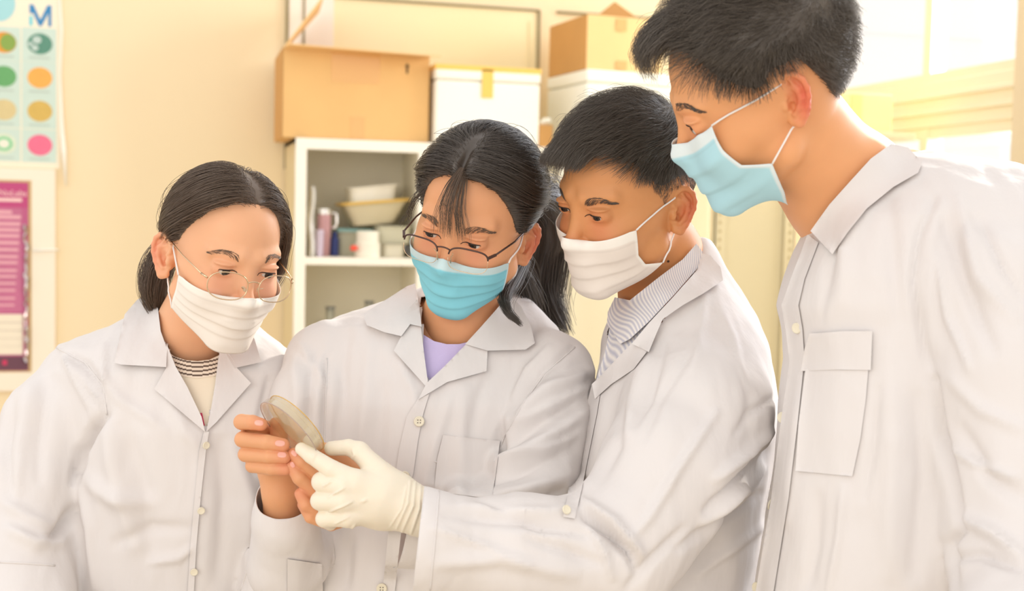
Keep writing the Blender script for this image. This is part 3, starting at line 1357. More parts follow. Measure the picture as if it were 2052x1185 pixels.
def box_obj(name, lo, hi, material, parent=None, bev=.003, kind=None, rot=0, cen=None):
    o = MB().box(lo, hi, bev, rot, cen).build(name, material, parent)
    if kind:
        o['kind'] = kind
    return o


XR = onY(1606, 500, YB)[0]
box_obj('floor', (-3.2, -1.8, -.05), (XR + .2, YB + .2, 0), M_FLOOR, kind='structure', bev=0)
box_obj('wall_back', (-3.2, YB, 0), (XR + .12, YB + .12, 3.0), M_WALL, kind='structure', bev=0)
# right wall with its window; the nearer opening is added for light
zt1 = onX(2026, 135, XR)[2]
zt0 = onX(2022, 237, XR)[2]
yN = onX(2030, 200, XR)[1]
yF = YB - .02
zs, zh = 1.0, 2.75
M_PIER = mat('pier_plaster', srgb((236, 218, 184)), rough=.8, var=.03)
box_obj('wall_right', (XR, yN - .38, 0), (XR + .22, yN, 3.0), M_PIER, kind='structure', bev=0)
box_obj('wall_right', (XR, -1.8, 0), (XR + .22, yN - .38, zs), M_PIER, kind='structure', bev=0)
box_obj('wall_right', (XR, -1.8, zh), (XR + .22, yN - .38, 3.0), M_PIER, kind='structure', bev=0)
w2 = box_obj('added_window', (XR + .02, -1.8, zt0), (XR + .10, yN - .38, zt1), M_FRAME, bev=.004, kind='structure')  # unseen near window, added to bring in more daylight
for ya in (yN - .42, yN - 1.5, yN - 2.6):
    box_obj('window_frame', (XR + .03, ya, zs), (XR + .08, ya + .04, zh), M_FRAME, w2, .003)
box_obj('wall_right', (XR, yN, 0), (XR + .22, YB, zs), M_PIER, kind='structure', bev=0)
box_obj('wall_right', (XR, yN, zh), (XR + .22, YB, 3.0), M_PIER, kind='structure', bev=0)
ym = onX(1846, 60, XR)[1]
w1 = box_obj('window_1', (XR + .02, yN, zt0), (XR + .10, yF, zt1), M_FRAME, bev=.004, kind='structure')
for k, (za, zb) in enumerate(((zt1, zh), (zs, zt0))):
    b_ = .022
    for i_, (ya, yb, z0_, z1_) in enumerate(((yN, yN + .035, za, zb), (yF - .04, yF, za, zb), (ym - .022, ym + .022, za, zb), (yN, yF, za, za + .03), (yN, yF, zb - .035, zb))):
        e_ = .003 if i_ < 3 else 0
        box_obj('window_frame', (XR + .03 - e_, ya, z0_), (XR + .08 + e_, yb, z1_), M_FRAME, w1, 0)
for i in range(2):
    z_ = zt0 + (zt1 - zt0) * (i + 1) / 3
    box_obj('window_ledge', (XR + .005, yN, z_ - .008), (XR + .03, yF, z_ + .008), M_FRAME, w1, .003)
for (ya, yb) in ((yN + .035, ym - .022), (ym + .022, yF - .04)):
    for (za, zb) in ((zt1 + .03, zh - .035), (zs + .03, zt0 - .035)):
        box_obj('window_pane', (XR + .053, ya, za), (XR + .057, yb, zb), M_LENS, w1, 0)

# aluminium partition above the cabinets
tr1 = MB()


def wall_strip(name, x0, x1, y0, y1, th, m_, out=.0, kind='structure'):
    a = onY(x0, y1, YB - out)
    b = onY(x1, y0, YB - out)
    return box_obj(name, (a[0], YB - out - th, a[2]), (b[0], YB - out, b[2]), m_, bev=.001, kind=kind)


M_PANW = mat('panel_white', srgb((250, 238, 220)), rough=.6)
M_PANC = mat('panel_cream', srgb((252, 236, 190)), rough=.6)
zt = onY(600, -60, YB)[2]
zb = onY(600, 340, YB)[2]


def vstrip(name, px, w, th, m_, py=60, z0=None, z1=None):
    a = onY(px, py, YB)
    return box_obj(name, (a[0] - w / 2, YB - th, zb if z0 is None else z0), (a[0] + w / 2, YB, zt if z1 is None else z1), m_, bev=.0, kind='structure')


xa, xb2, xc, xd = [onY(q, 60, YB)[0] for q in (575, 608, 668, 1078)]
ztop = onY(900, 10, YB)[2]
box_obj('trim_1', (xa, YB - .012, zb), (xc, YB, zt), M_PANW, bev=0, kind='structure')
box_obj('trim_2', (xc, YB - .006, zb), (xd, YB, ztop), M_PANC, bev=0, kind='structure')
for q, w in ((xa, .010), (xb2, .007)):
    box_obj('trim_3', (q - w / 2, YB - .016, zb), (q + w / 2, YB, zt), M_DARK, bev=0, kind='structure')
box_obj('trim_4', (xc, YB - .014, ztop - .004), (xd, YB, ztop + .004), M_DARK, bev=0, kind='structure')
box_obj('trim_5', (xd - .005, YB - .014, zb), (xd + .005, YB, ztop), M_DARK, bev=0, kind='structure')
box_obj('trim_6', (onY(1115, 30, YB)[0], YB - .014, ztop - .004), (XR, YB, ztop + .004), M_DARK, bev=0, kind='structure')
box_obj('trim_7', (onY(1058, 80, YB)[0], YB - .010, zb), (onY(1061, 80, YB)[0], YB, ztop - .04), mat('panel_line', srgb((236, 222, 178)), rough=.6), bev=0, kind='structure')

# ------------------------------------------------------------------ cabinets
X1 = onY(1136, 500, YC)[0]
X2 = onY(1420, 500, YC)[0]
YBk = YB - .012
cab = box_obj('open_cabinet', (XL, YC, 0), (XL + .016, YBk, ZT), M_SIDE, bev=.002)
tag(cab, 'white metal cabinet with open compartments carrying the cardboard box and foam box', 'cabinet')
cab.name = 'open_cabinet'
xm0, xm1 = onY(836, 400, YC)[0], onY(858, 400, YC)[0]
xi = onY(613, 400, YC)[0]
zr = onY(720, 303, YC)[2]
zs1, zs0 = onY(720, 517, YC)[2], onY(720, 532, YC)[2]
box_obj('side_panel', (X1 - .016, YC, 0), (X1, YBk, ZT), M_CAB, cab, .002)
box_obj('top_panel', (XL, YC, ZT - .016), (X1, YBk, ZT), M_CAB, cab, .002)
box_obj('back_panel', (XL + .016, YC + .345, 0), (X1 - .016, YC + .353, ZT - .016), M_CABIN, cab, 0)
box_obj('front_stile', (XL, YC - .012, 0), (xi, YC + .01, ZT), M_CAB, cab, .002)
box_obj('front_stile', (xm0, YC - .012, 0), (xm1, YC + .01, ZT), M_CAB, cab, .002)
box_obj('front_stile', (X1 - .035, YC - .012, 0), (X1, YC + .01, ZT), M_CAB, cab, .002)
box_obj('top_rail', (XL, YC - .0125, zr), (X1, YC + .01, ZT), M_CAB, cab, .002)
box_obj('divider', ((xm0 + xm1) / 2 - .008, YC, .05), ((xm0 + xm1) / 2 + .008, YBk - .008, ZT - .016), M_CABIN, cab, 0)
for z_ in (zs0, zs0 - .36, zs0 - .72, .06):
    box_obj('shelf', (XL + .016, YC - .010, z_), (X1 - .016, YBk - .008, z_ + (zs1 - zs0)), M_CAB, cab, .002)
cab2 = box_obj('closed_cabinet', (X1 + .004, YC, 0), (X2, YBk, ZT), M_CAB, bev=.004)
tag(cab2, 'closed cream metal cupboard seen in the gap behind the two men on the right', 'cabinet')
box_obj('door', (X1 + .014, YC - .016, .08), ((X1 + X2) / 2 - .002, YC, ZT - .02), mat('door_enamel', srgb((255, 246, 214)), rough=.4), cab2, .003)
box_obj('door', ((X1 + X2) / 2 + .002, YC - .016, .08), (X2 - .01, YC, ZT - .02), mat('door_enamel', srgb((255, 246, 214)), rough=.4), cab2, .003)
box_obj('handle', ((X1 + X2) / 2 - .03, YC - .035, .95), ((X1 + X2) / 2 - .02, YC - .016, 1.08), mat('handle_steel', (.6, .58, .55), rough=.3, metal=1), cab2, .003)

# slotted angle rack between the two men
YS = YC - .55
xs0, xs1 = onY(1428, 600, YS)[0], onY(1588, 600, YS)[0]
M_RACK = mat('rack_enamel', srgb((226, 212, 170)), rough=.5, var=.03)
ztk = onY(1700, 266, YS + .1)[2]
rk = box_obj('slotted_rack', (xs0 + .012, YS + .01, .02), (xs1 - .012, YS + .016, ztk - .02), M_RACK, bev=0)
tag(rk, 'beige steel rack with slotted uprights between the two men', 'rack')
for q, s_ in ((xs0, 1), (xs1, -1)):
    ua = MB()
    wv_ = .036
    zz = .0
    # upright with a saw of slots down its face
    n_ = 60
    x0_, x1_ = (q, q + s_ * wv_)
    ua.box((min(x0_, x1_), YS, 0), (max(x0_, x1_), YS + .003, ztk - .021), 0)
    ua.box((min(x0_, x0_ + s_ * .003), YS, 0), (max(x0_, x0_ + s_ * .003), YS + .035, ztk - .021), 0)
    up_ = ua.build('upright', M_RACK, rk)
    sl_ = MB()
    for i in range(n_):
        z_ = .06 + i * (ztk - .1) / n_
        xq = q + s_ * .016
        sl_.add([(xq - .006, YS - .0008, z_), (xq + .006, YS - .0008, z_), (xq, YS - .0008, z_ + .012), (xq - .006, YS, z_), (xq + .006, YS, z_), (xq, YS, z_ + .012)], [[0, 1, 2], [0, 3, 4, 1], [1, 4, 5, 2], [2, 5, 3, 0]])
    tag(sl_.build('slots', mat('slot_shadow', srgb((190, 170, 120)), rough=.9), up_), kind='stuff')
xe = onY(1800, 266, YS + .1)[0]
box_obj('top_board', (xs0, YS, ztk - .02), (xe, YS + .42, ztk), M_RACK, rk, .002)
for (x_, y_) in ((xe - .04, YS + .38), (xs0 + .002, YS + .38), (xe - .04, YS + .02)):
    if x_ == xe - .04 and y_ < YS + .1:
        x_ = onY(1690, 400, YS)[0]
    box_obj('upright', (x_, y_, 0), (x_ + .036, y_ + .036, ztk - .02), M_RACK, rk, .001)
# pale box on the rack
a = onY(1640, 265, YS + .05)
b = onY(1790, 190, YS + .05)
pb = box_obj('pale_box', (a[0], YS + .05, ztk), (b[0], YS + .33, b[2]), mat('carton_pale', srgb((250, 232, 160)), rough=.8), bev=.004)
tag(pb, 'pale yellow carton by the window behind the neck of the tall man', 'box')
box_obj('tape', ((a[0] + b[0]) / 2 - .02, YS + .0485, ztk + .01), ((a[0] + b[0]) / 2 + .02, YS + .0505, b[2] - .004), mat('tape_pale', srgb((240, 216, 140)), rough=.4), pb, 0)


# ------------------------------------------------------------------ boxes on the cabinet
def carton(name, x0, x1, y0, y1, z0, z1, m_, th=.005, rot=0.0):
    """open cardboard carton: four walls and a bottom"""
    c = ((x0 + x1) / 2, (y0 + y1) / 2, 0)
    mb = MB()
    mb.box((x0, y0, z0), (x1, y0 + th, z1), .001, rot, c)
    mb.box((x0, y1 - th, z0), (x1, y1, z1), .001, rot, c)
    mb.box((x0, y0 + th, z0), (x0 + th, y1 - th, z1), .001, rot, c)
    mb.box((x1 - th, y0 + th, z0), (x1, y1 - th, z1), .001, rot, c)
    mb.box((x0 + th, y0 + th, z0), (x1 - th, y1 - th, z0 + th), 0, rot, c)
    return mb.build(name, m_)


def quad_slab(name, P, th, m_, parent):
    P = [np.array(q, float) for q in P]
    n = np.cross(P[1] - P[0], P[3] - P[0])
    n = n / np.linalg.norm(n) * th
    return MB().add(P + [q + n for q in P], [[0, 1, 2, 3], [7, 6, 5, 4], [0, 4, 5, 1], [1, 5, 6, 2], [2, 6, 7, 3], [3, 7, 4, 0]]).build(name, m_, parent)


yb0 = YC + .01
bl = onY(567, 190, yb0)[0]
br_ = onY(860, 190, yb0)[0]
ztb = onY(720, 103, yb0)[2]
zbb = ZT + .001
cb = carton('cardboard_box', bl, br_, yb0, yb0 + .34, zbb, ztb, M_CARD)
tag(cb, 'big brown cardboard box with open flaps at the left end of the cabinet top', 'box')
quad_slab('shaded_side', [(bl - .001, yb0 + .34, zbb), (bl - .001, yb0, zbb), (bl - .001, yb0, ztb), (bl - .001, yb0 + .34, ztb)], .001, M_CARDS, cb)  # darker sheet paints the shade on the left side of the box
p0, p1 = np.array([bl, yb0, ztb]), np.array([br_, yb0, ztb])
f0 = onY(572, 86, yb0 - .06)
f1 = onY(884, 112, yb0 - .10)
quad_slab('flap', [p0, p1 + [.0, 0, 0], f1, f0 + [.01, 0, 0]], .004, M_CARDL, cb)  # paler board colour carries the light falling on this flap
g0 = onY(645, -6, yb0 + .02)
quad_slab('flap', [(bl, yb0, ztb), (bl, yb0 + .33, ztb), (g0[0] + .02, yb0 + .33, g0[2]), (g0[0], yb0, g0[2])], .005, M_CARDL, cb)


def patch(parent, x0, x1, y0, y1, Y, m_, name='tape', off=.0006):
    a = onY(x0, y1, Y)
    b = onY(x1, y0, Y)
    return box_obj(name, (a[0], Y - off, a[2]), (b[0], Y, b[2]), m_, parent, 0)


patch(cb, 664, 762, 106, 165, yb0, M_TAPEC)
patch(cb, 701, 731, 235, 277, yb0, M_TAPEC)
ar = onY(816, 138, yb0)
u_ = .0030
MB().add([(ar[0] + x * u_, yb0 - .0012, ar[2] + z * u_) for x, z in ((-1, -5), (1, -5), (1, 2), (2.6, 2), (0, 6), (-2.6, 2), (-1, 2))] + [(ar[0] + x * u_, yb0 + .0005, ar[2] + z * u_) for x, z in ((-1, -5), (1, -5), (1, 2), (2.6, 2), (0, 6), (-2.6, 2), (-1, 2))],
         [[0, 1, 2, 3, 4, 5, 6], [7, 8, 1, 0], [8, 9, 2, 1], [9, 10, 3, 2], [10, 11, 4, 3], [11, 12, 5, 4], [12, 13, 6, 5], [13, 7, 0, 6]]).build('arrow_mark', M_INK, cb)


def foam_box(x0, x1, y0, y1, z0, z1, lid, m_=M_FOAM, rot=0.0):
    c = ((x0 + x1) / 2, (y0 + y1) / 2, 0)
    o = MB().box((x0, y0, z0), (x1, y1, z1 - lid), .008, rot, c).build('foam_box', m_)
    MB().box((x0 - .002, y0 - .002, z1 - lid + .002), (x1 + .002, y1, z1), .008, rot, c).build('lid', m_, o)
    return o


yf0 = YC - .02
fx0, fx1 = onY(872, 200, yf0)[0], onY(1082, 200, yf0)[0]
fz1 = onY(980, 134, yf0)[2]
fb = foam_box(fx0, fx1, yf0, yf0 + .30, zbb, fz1, .05)
tag(fb, 'white foam box with a yellow taped lid in the middle of the cabinet top', 'foam box')
box_obj('tape', (fx0 - .003, yf0 - .0035, fz1 - .016), (fx1 + .003, yf0 + .301, fz1 + .001), M_TAPEY, fb, .001)
patch(fb, 965, 989, 140, 196, yf0 - .0025, M_TAPEY, 'tape', .001)

yg = YC - .06
gx0, gx1 = onY(1160, 200, yg)[0], onY(1350, 200, yg)[0]
gz1 = onY(1160, 138, yg)[2]
RT = math.radians(6)
fb2 = foam_box(gx0, gx1, yg, yg + .34, zbb, gz1, .045, rot=RT)
tag(fb2, 'white foam box under the smaller cardboard box, right end of the cabinet top', 'foam box')
patch(fb2, 1128, 1142, 178, 181, yg + .20, mat('mark_red', srgb((226, 120, 90)), rough=.8), 'red_mark')
cz1 = onY(1163, 28, yg)[2]
cx1 = onY(1322, 80, yg)[0]
cb2 = carton('cardboard_box', gx0 + .002, cx1, yg + .005, yg + .33, gz1 + .001, cz1, M_CARDL, rot=RT)
tag(cb2, 'smaller cardboard box with a raised triangular flap, stacked on a foam box', 'box')
c2 = ((gx0 + .002 + cx1) / 2, yg + .1675, 0)
MB().box((gx0 + .001, yg + .006, gz1 + .001), (gx0 + .002, yg + .329, cz1), 0, RT, c2).build('shaded_side', M_CARDS, cb2)  # shade of this side put into a darker board sheet
t0, t1, t2 = onY(1194, 34, yg + .14), onY(1232, 3, yg + .14), onY(1275, 34, yg + .14)
MB().add([t0, t1, t2, t0 + [0, .005, 0], t1 + [0, .005, 0], t2 + [0, .005, 0]], [[0, 2, 1], [3, 4, 5], [0, 1, 4, 3], [1, 2, 5, 4], [2, 0, 3, 5]]).build('flap', mat('cardboard_flap', srgb((196, 150, 92)), rough=.9), cb2)
patch(cb2, 1234, 1256, 123, 139, yg, M_TAPEC)
patch(cb2, 1234, 1256, 38, 62, yg, M_TAPEC)
# small carton squeezed between the foam boxes
yk = YC - .01
kx0, kx1 = onY(1078, 260, yk)[0], onY(1108, 260, yk)[0]
kz = onY(1090, 250, yk)[2]
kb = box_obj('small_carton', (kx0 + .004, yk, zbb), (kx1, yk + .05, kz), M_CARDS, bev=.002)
tag(kb, 'small brown carton squeezed between the two foam boxes', 'box')
MB().tube([(kx0 + .01, yk + .02, kz + .004), (kx0 + .03, yk + .025, kz + .014), (kx1 - .002, yk + .02, kz + .018)], [.006, .012, .008], 10).build('plastic_wrap', M_FOAM, kb, smooth=True)

# ------------------------------------------------------------------ things on the cabinet shelf
zsh = zs1 + .0005
YI = YC + .16


def ipt(px, Y=None):
    return onY(px, 480, Y or YI)[0]


def iz(py, Y=None, px=720):
    return onY(px, py, Y or YI)[2]


# tumbler
yt = YC + .10
xt = ipt(649, yt)
rt_ = (ipt(663, yt) - ipt(635, yt)) / 2
ht = iz(420, yt) - zsh
tb = MB().lathe([(0, 0), (rt_ * .82, 0), (rt_ * .86, .004), (rt_, ht * .5), (rt_, ht * .86), (rt_ * 1.0, ht * .88), (0, ht * .88)], (xt, yt, zsh), (0, 0, 1), 32).build('tumbler', mat('tumbler_pink', srgb((196, 150, 150)), rough=.35, metal=.3), smooth=False)
tag(tb, 'tall pink metal tumbler with a silver rim on the cabinet shelf', 'tumbler')
MB().lathe([(0, ht * .88), (rt_ * 1.02, ht * .88), (rt_ * 1.02, ht), (rt_ * .9, ht), (rt_ * .88, ht * .96), (0, ht * .96)], (xt, yt, zsh), (0, 0, 1), 32).build('rim', mat('steel_bright', (.8, .78, .74), rough=.2, metal=1), tb, smooth=False)
MB().tube([(xt + rt_, yt, zsh + ht * .92), (xt + rt_ * 1.7, yt, zsh + ht * .9), (xt + rt_ * 1.85, yt, zsh + ht * .7), (xt + rt_ * 1.6, yt, zsh + ht * .6), (xt + rt_, yt, zsh + ht * .6)], .006, 8).build('handle', mat('steel_bright', (.8, .78, .74), rough=.2, metal=1), tb, smooth=True)
# pale cup in front
yq = YC + .045
xq = ipt(641, yq)
rq = .0125
hq = iz(462, yq) - zsh
tag(MB().lathe([(0, 0), (rq * .8, 0), (rq, hq * .9), (rq * .95, hq), (rq * .85, hq * .97), (0, hq * .3)], (xq, yq, zsh), (0, 0, 1), 24).build('plastic_cup', mat('cup_lilac', srgb((206, 190, 204)), rough=.4), smooth=False),
    'narrow pale lilac cup standing in front of the pink tumbler', 'cup')
# blue bottle
yu = YC + .14
xu = ipt(670, yu)
hu = iz(466, yu) - zsh
bt = MB().lathe([(0, 0), (.014, 0), (.015, .004), (.015, hu * .72), (.008, hu * .82), (0, hu * .82)], (xu, yu, zsh), (0, 0, 1), 24).build('small_bottle', mat('bottle_blue', srgb((64, 78, 140)), rough=.35), smooth=False)
MB().lathe([(0, hu * .80), (.009, hu * .80), (.009, hu), (0, hu)], (xu, yu, zsh), (0, 0, 1), 16).build('cap', mat('bottle_blue', srgb((64, 78, 140)), rough=.35), bt)
tag(bt, 'small dark blue bottle just right of the pink tumbler', 'bottle')
# folded plastic bag at the left
yp = YC + .08
x0_, x1_ = ipt(614, yp), ipt(631, yp)
hp = iz(376, yp) - zsh
bg = MB()
rows_ = 10
ring_n = 16
vv_, ff_ = [], []
for i in range(rows_ + 1):
    t = i / rows_
    for k in range(ring_n):
        an = 2 * math.pi * k / ring_n
        rx = (x1_ - x0_) / 2 * (1 - .35 * t) * (1 + .12 * math.sin(5 * an + 4 * t))
        ry = .05 * (1 - .5 * t) * (1 + .15 * math.sin(3 * an + 7 * t))
        vv_.append(((x0_ + x1_) / 2 + rx * math.cos(an) + .004 * math.sin(9 * t), yp + ry * math.sin(an), zsh + hp * t))
for i in range(rows_):
    for k in range(ring_n):
        ff_.append([i * ring_n + k, i * ring_n + (k + 1) % ring_n, (i + 1) * ring_n + (k + 1) % ring_n, (i + 1) * ring_n + k])
ff_.append(list(range(ring_n))[::-1])
ff_.append([rows_ * ring_n + k for k in range(ring_n)])
tag(bg.add(vv_, ff_).build('plastic_bag', mat('bag_white', srgb((240, 236, 226)), rough=.35, bump=.6, bscale=60), smooth=True), 'crumpled white plastic bag standing at the left of the cabinet shelf', 'bag')


def tray(name, x0, x1, y0, y1, z0, z1, m_, tilt=0.0, taper=.86, rimm=None, tx=0.0, parent=None):
    """hollow tapered container with a lip"""
    cx, cy = (x0 + x1) / 2, (y0 + y1) / 2
    hx, hy = (x1 - x0) / 2, (y1 - y0) / 2
    n = 40
    prof = [(taper, 0), (taper * 1.01, .0), (.97, .93), (1.05, .94), (1.05, 1.0), (.95, 1.0), (taper * .95, .06)]
    v, f = [], []
    for (r, h) in prof:
        for k in range(n):
            an = 2 * math.pi * k / n
            cxn, cyn = math.cos(an), math.sin(an)
            sx = np.sign(cxn) * abs(cxn) ** .35
            sy = np.sign(cyn) * abs(cyn) ** .35
            x, z = hx * r * sx, (z1 - z0) * h
            v.append((cx + x * math.cos(tx) - z * math.sin(tx) * 0, cy + hy * r * sy, z0 + z + (x * math.sin(tx))))
    for i in range(len(prof) - 1):
        for k in range(n):
            f.append([i * n + k, i * n + (k + 1) % n, (i + 1) * n + (k + 1) % n, (i + 1) * n + k])
    f.append(list(range(n))[::-1])
    f.append([(len(prof) - 1) * n + k for k in range(n)])
    o = MB().add(v, f).build(name, m_, parent)
    return o


M_PLW = mat('plastic_white', srgb((244, 238, 218)), rough=.4)
yi0, yi1 = YC + .10, YC + .30
# lower row: two lidded tubs and a cup
t1_ = tray('storage_tub', ipt(676, yi0), ipt(752, yi0), yi0 + .05, yi1, zsh, iz(465, yi0), mat('tub_grey', srgb((190, 186, 160)), rough=.4), taper=.92)
MB().box((ipt(678, yi0), yi0 + .045, iz(466, yi0)), (ipt(752, yi0), yi1, iz(459, yi0)), .003).build('lid', mat('lid_teal', srgb((150, 196, 190)), rough=.4), t1_)
tag(t1_, 'grey plastic tub with a teal lid beneath the tilted trays', 'tub')
t2_ = tray('storage_tub', ipt(764, yi0), ipt(812, yi0), yi0 - .02, yi1 - .04, zsh, iz(488, yi0), M_PLW, taper=.93)
tag(t2_, 'low cream plastic tub right of the white jar with red cap', 'tub')
t3_ = tray('storage_tub', ipt(754, yi0), ipt(826, yi0), yi0 - .01, yi1 - .05, iz(487, yi0), iz(452, yi0), mat('tub_pale', srgb((226, 222, 196)), rough=.4), taper=.9)
tag(t3_, 'pale deep tub stacked on the low cream tub', 'tub')
yj = YC + .05
xj = ipt(737, yj)
rj = (ipt(762, yj) - ipt(712, yj)) / 2
hj = iz(463, yj) - zsh
jr = MB().lathe([(0, 0), (rj, 0), (rj * 1.02, .004), (rj * 1.02, hj * .55), (rj * .9, hj * .57), (rj * .9, hj * .96), (rj * .86, hj), (rj * .8, hj), (rj * .8, hj * .7), (0, hj * .7)], (xj, yj, zsh), (0, 0, 1), 40).build('white_jar', M_PLW)
tag(jr, 'short white jar with a red cap beside it on the shelf', 'jar')
MB().lathe([(0, 0), (.008, 0), (.009, .006), (.009, .018), (.004, .021), (0, .021)], (ipt(716, yj) - .006, yj - .03, iz(497, yj) - .0), (-1, -.2, 0), 16).build('red_cap', mat('cap_red', srgb((240, 84, 58)), rough=.4), jr)
# upper stack: yellow rimmed tray and white tray inside it
zy0, zy1 = iz(449, yi0), iz(404, yi0)
ty_ = tray('oval_tray', ipt(686, yi0), ipt(816, yi0), yi0 - .03, yi1 - .02, zy0, zy1, mat('tray_beige', srgb((226, 214, 180)), rough=.45), taper=.62, tx=.10)
tag(ty_, 'wide beige tray with a yellow lip lying on the tubs', 'tray')
vr, nn_ = [], 40
for k in range(nn_):
    an = 2 * math.pi * k / nn_
    sx = np.sign(math.cos(an)) * abs(math.cos(an)) ** .35
    sy = np.sign(math.sin(an)) * abs(math.sin(an)) ** .35
    hx = (ipt(816, yi0) - ipt(686, yi0)) / 2
    x = hx * 1.06 * sx
    vr.append(((ipt(816, yi0) + ipt(686, yi0)) / 2 + x * math.cos(.1), (yi0 - .03 + yi1 - .02) / 2 + (yi1 - yi0 + .01) / 2 * 1.06 * sy, zy1 + x * math.sin(.10)))
MB().tube(vr, .005, 8, closed=True).build('lip', mat('lip_yellow', srgb((240, 198, 100)), rough=.4), ty_, smooth=True)
tw_ = tray('white_tray', ipt(697, yi0), ipt(797, yi0), yi0 - .01, yi1 - .06, iz(418, yi0), iz(372, yi0), mat('foam_tray', srgb((250, 244, 226)), rough=.6), taper=.86, tx=.12)
tag(tw_, 'white foam tray tilted inside the yellow lipped tray', 'tray')
# glassware on the lower shelf
yl = YC + .12
zl = zs0 - .36 + (zs1 - zs0) + .0005
M_GLS = mat('glass_clear', (.9, .92, .88), rough=.05, trans=.9)
for px_, lab, h_ in ((664, 'clear glass flask on the lower cabinet shelf, left one', .19), (742, 'clear glass flask on the lower cabinet shelf, right one', .21)):
    xg = ipt(px_, yl)
    fl_ = MB().lathe([(0, 0), (.045, 0), (.048, .006), (.030, h_ * .55), (.014, h_ * .75), (.014, h_ * .95), (.018, h_), (.012, h_), (.012, h_ * .75), (.026, h_ * .52), (.044, .008), (0, .004)], (xg, yl, zl), (0, 0, 1), 32).build('glass_flask', M_GLS, smooth=True)
    tag(fl_, lab, 'flask', 'glass flasks on the lower shelf')

# ------------------------------------------------------------------ poster and notice board on the back wall
YP = YB - .004
M_PAPER = mat('poster_paper', srgb((252, 240, 214)), rough=.6)


def wp(px, py, Y=YP):
    return onY(px, py, Y)


def wrect(name, x0, x1, y0, y1, Y, th, m_, parent=None, bev=0.0):
    a, b = wp(x0, y1, Y), wp(x1, y0, Y)
    zc, zd = min(a[2], b[2]), max(a[2], b[2])
    return MB().box((a[0], Y - th, zc), (b[0], Y, zd), bev).build(name, m_, parent)


po = wrect('culture_poster', -190, 121, -90, 329, YB, .003, M_PAPER)
tag(po, 'pale poster of coloured culture plates with a blue letter M on the wall', 'poster')
YQ = YB - .0032
M_CELL = mat('cell_blue', srgb((210, 228, 214)), rough=.6)


def disc(name, px, py, rx, ry, Y, m_, parent, th=.0006):
    c = wp(px, py, Y)
    ex = (wp(px + rx, py, Y)[0] - c[0])
    ez = (c[2] - wp(px, py + ry, Y)[2])
    v = [(c[0] + ex * math.cos(2 * math.pi * k / 40), Y - th, c[2] + ez * math.sin(2 * math.pi * k / 40)) for k in range(40)]
    v += [(x, Y, z) for x, y, z in v]
    f = [list(range(40)), [40 + k for k in range(40)][::-1]] + [[k, k + 40, (k + 1) % 40 + 40, (k + 1) % 40] for k in range(40)]
    return MB().add(v, f).build(name, m_, parent)


cols = [[(236, 160, 60), (110, 176, 110), (226, 206, 150), (226, 236, 210)], [(96, 150, 128), (250, 182, 88), (222, 186, 96), (246, 120, 150)]]
for ci, cx_ in enumerate((8, 80)):
    for ri, cy_ in enumerate((88, 156, 223, 291)):
        yy_ = cy_ + (0 if ci else -3)
        ce = wrect('picture_cell', cx_ - 37 + (1 if ci else 0), cx_ + 33, yy_ - 30, yy_ + 34, YQ, .0005, M_CELL, po)
        dd = disc('plate_picture', cx_, yy_, 25, 21, YQ - .0005, mat('plate_%d_%d' % (ci, ri), srgb(cols[ci][ri]), rough=.6, var=.08, vscale=60), ce)
        wrect('caption_line', cx_ - 22, cx_ + 20, yy_ + 27, yy_ + 28.5, YQ - .0006, .0003, mat('caption_grey', srgb((190, 204, 190)), rough=.6), ce)
        if ci == 1 and ri == 0:
            for (ox, oy, r_) in ((-6, -8, 9), (-10, 8, 7), (-19, 0, 5)):
                disc('colony', cx_ + ox, yy_ + oy, r_, r_ * .85, YQ - .0012, mat('colony_pale', srgb((196, 214, 204)), rough=.6), dd)
        if ci == 0 and ri == 0:
            disc('colony', cx_ + 8, yy_, 16, 17, YQ - .0012, mat('colony_green', srgb((140, 170, 80)), rough=.6), dd)
        if ci == 0 and ri == 3:
            disc('colony', cx_, yy_, 17, 14, YQ - .0012, mat('colony_green2', srgb((130, 210, 150)), rough=.6), dd)
            disc('colony', cx_, yy_, 11, 9, YQ - .0018, mat('colony_white', srgb((240, 240, 220)), rough=.6), dd)
disc('round_motif', -2, 6, 33, 37, YQ, mat('motif_blue', srgb((170, 220, 222)), rough=.6), po)


def glyph(name, polys, Y, m_, parent, th=.0008):
    mb = MB()
    for pl in polys:
        n = len(pl)
        v = [wp(x, y, Y) - [0, th, 0] for x, y in pl] + [wp(x, y, Y) for x, y in pl]
        mb.add(v, [list(range(n))[::-1], [n + k for k in range(n)]] + [[k, (k + 1) % n, (k + 1) % n + n, k + n] for k in range(n)])
    return mb.build(name, m_, parent)


M_LOGO = mat('logo_blue', srgb((58, 138, 190)), rough=.5)
glyph('letter_m', [[(59, 9), (67, 9), (81, 40), (95, 11), (103, 11), (103, 53), (96.5, 53), (97, 26), (84, 52), (78, 52), (66, 25), (66, 27), (59.5, 27)]], YQ, M_LOGO, po)
glyph('letter_i', [[(58.5, 32), (65.5, 32), (65.5, 51), (58.5, 51)]], YQ, mat('logo_cyan', srgb((120, 214, 224)), rough=.5), po)
# glare on the poster's clear plastic sleeve, built as a pale tube
MB().tube([wp(119, -20, YB - .006), wp(124, 60, YB - .008), wp(121, 150, YB - .006), wp(124, 250, YB - .010), wp(128, 300, YB - .012), wp(132, 372, YB - .014)], [.003, .004, .003, .006, .009, .003], 8).build('sleeve_glare', mat('film_glare', srgb((255, 250, 235)), rough=.15, spec=.8), po, smooth=True)
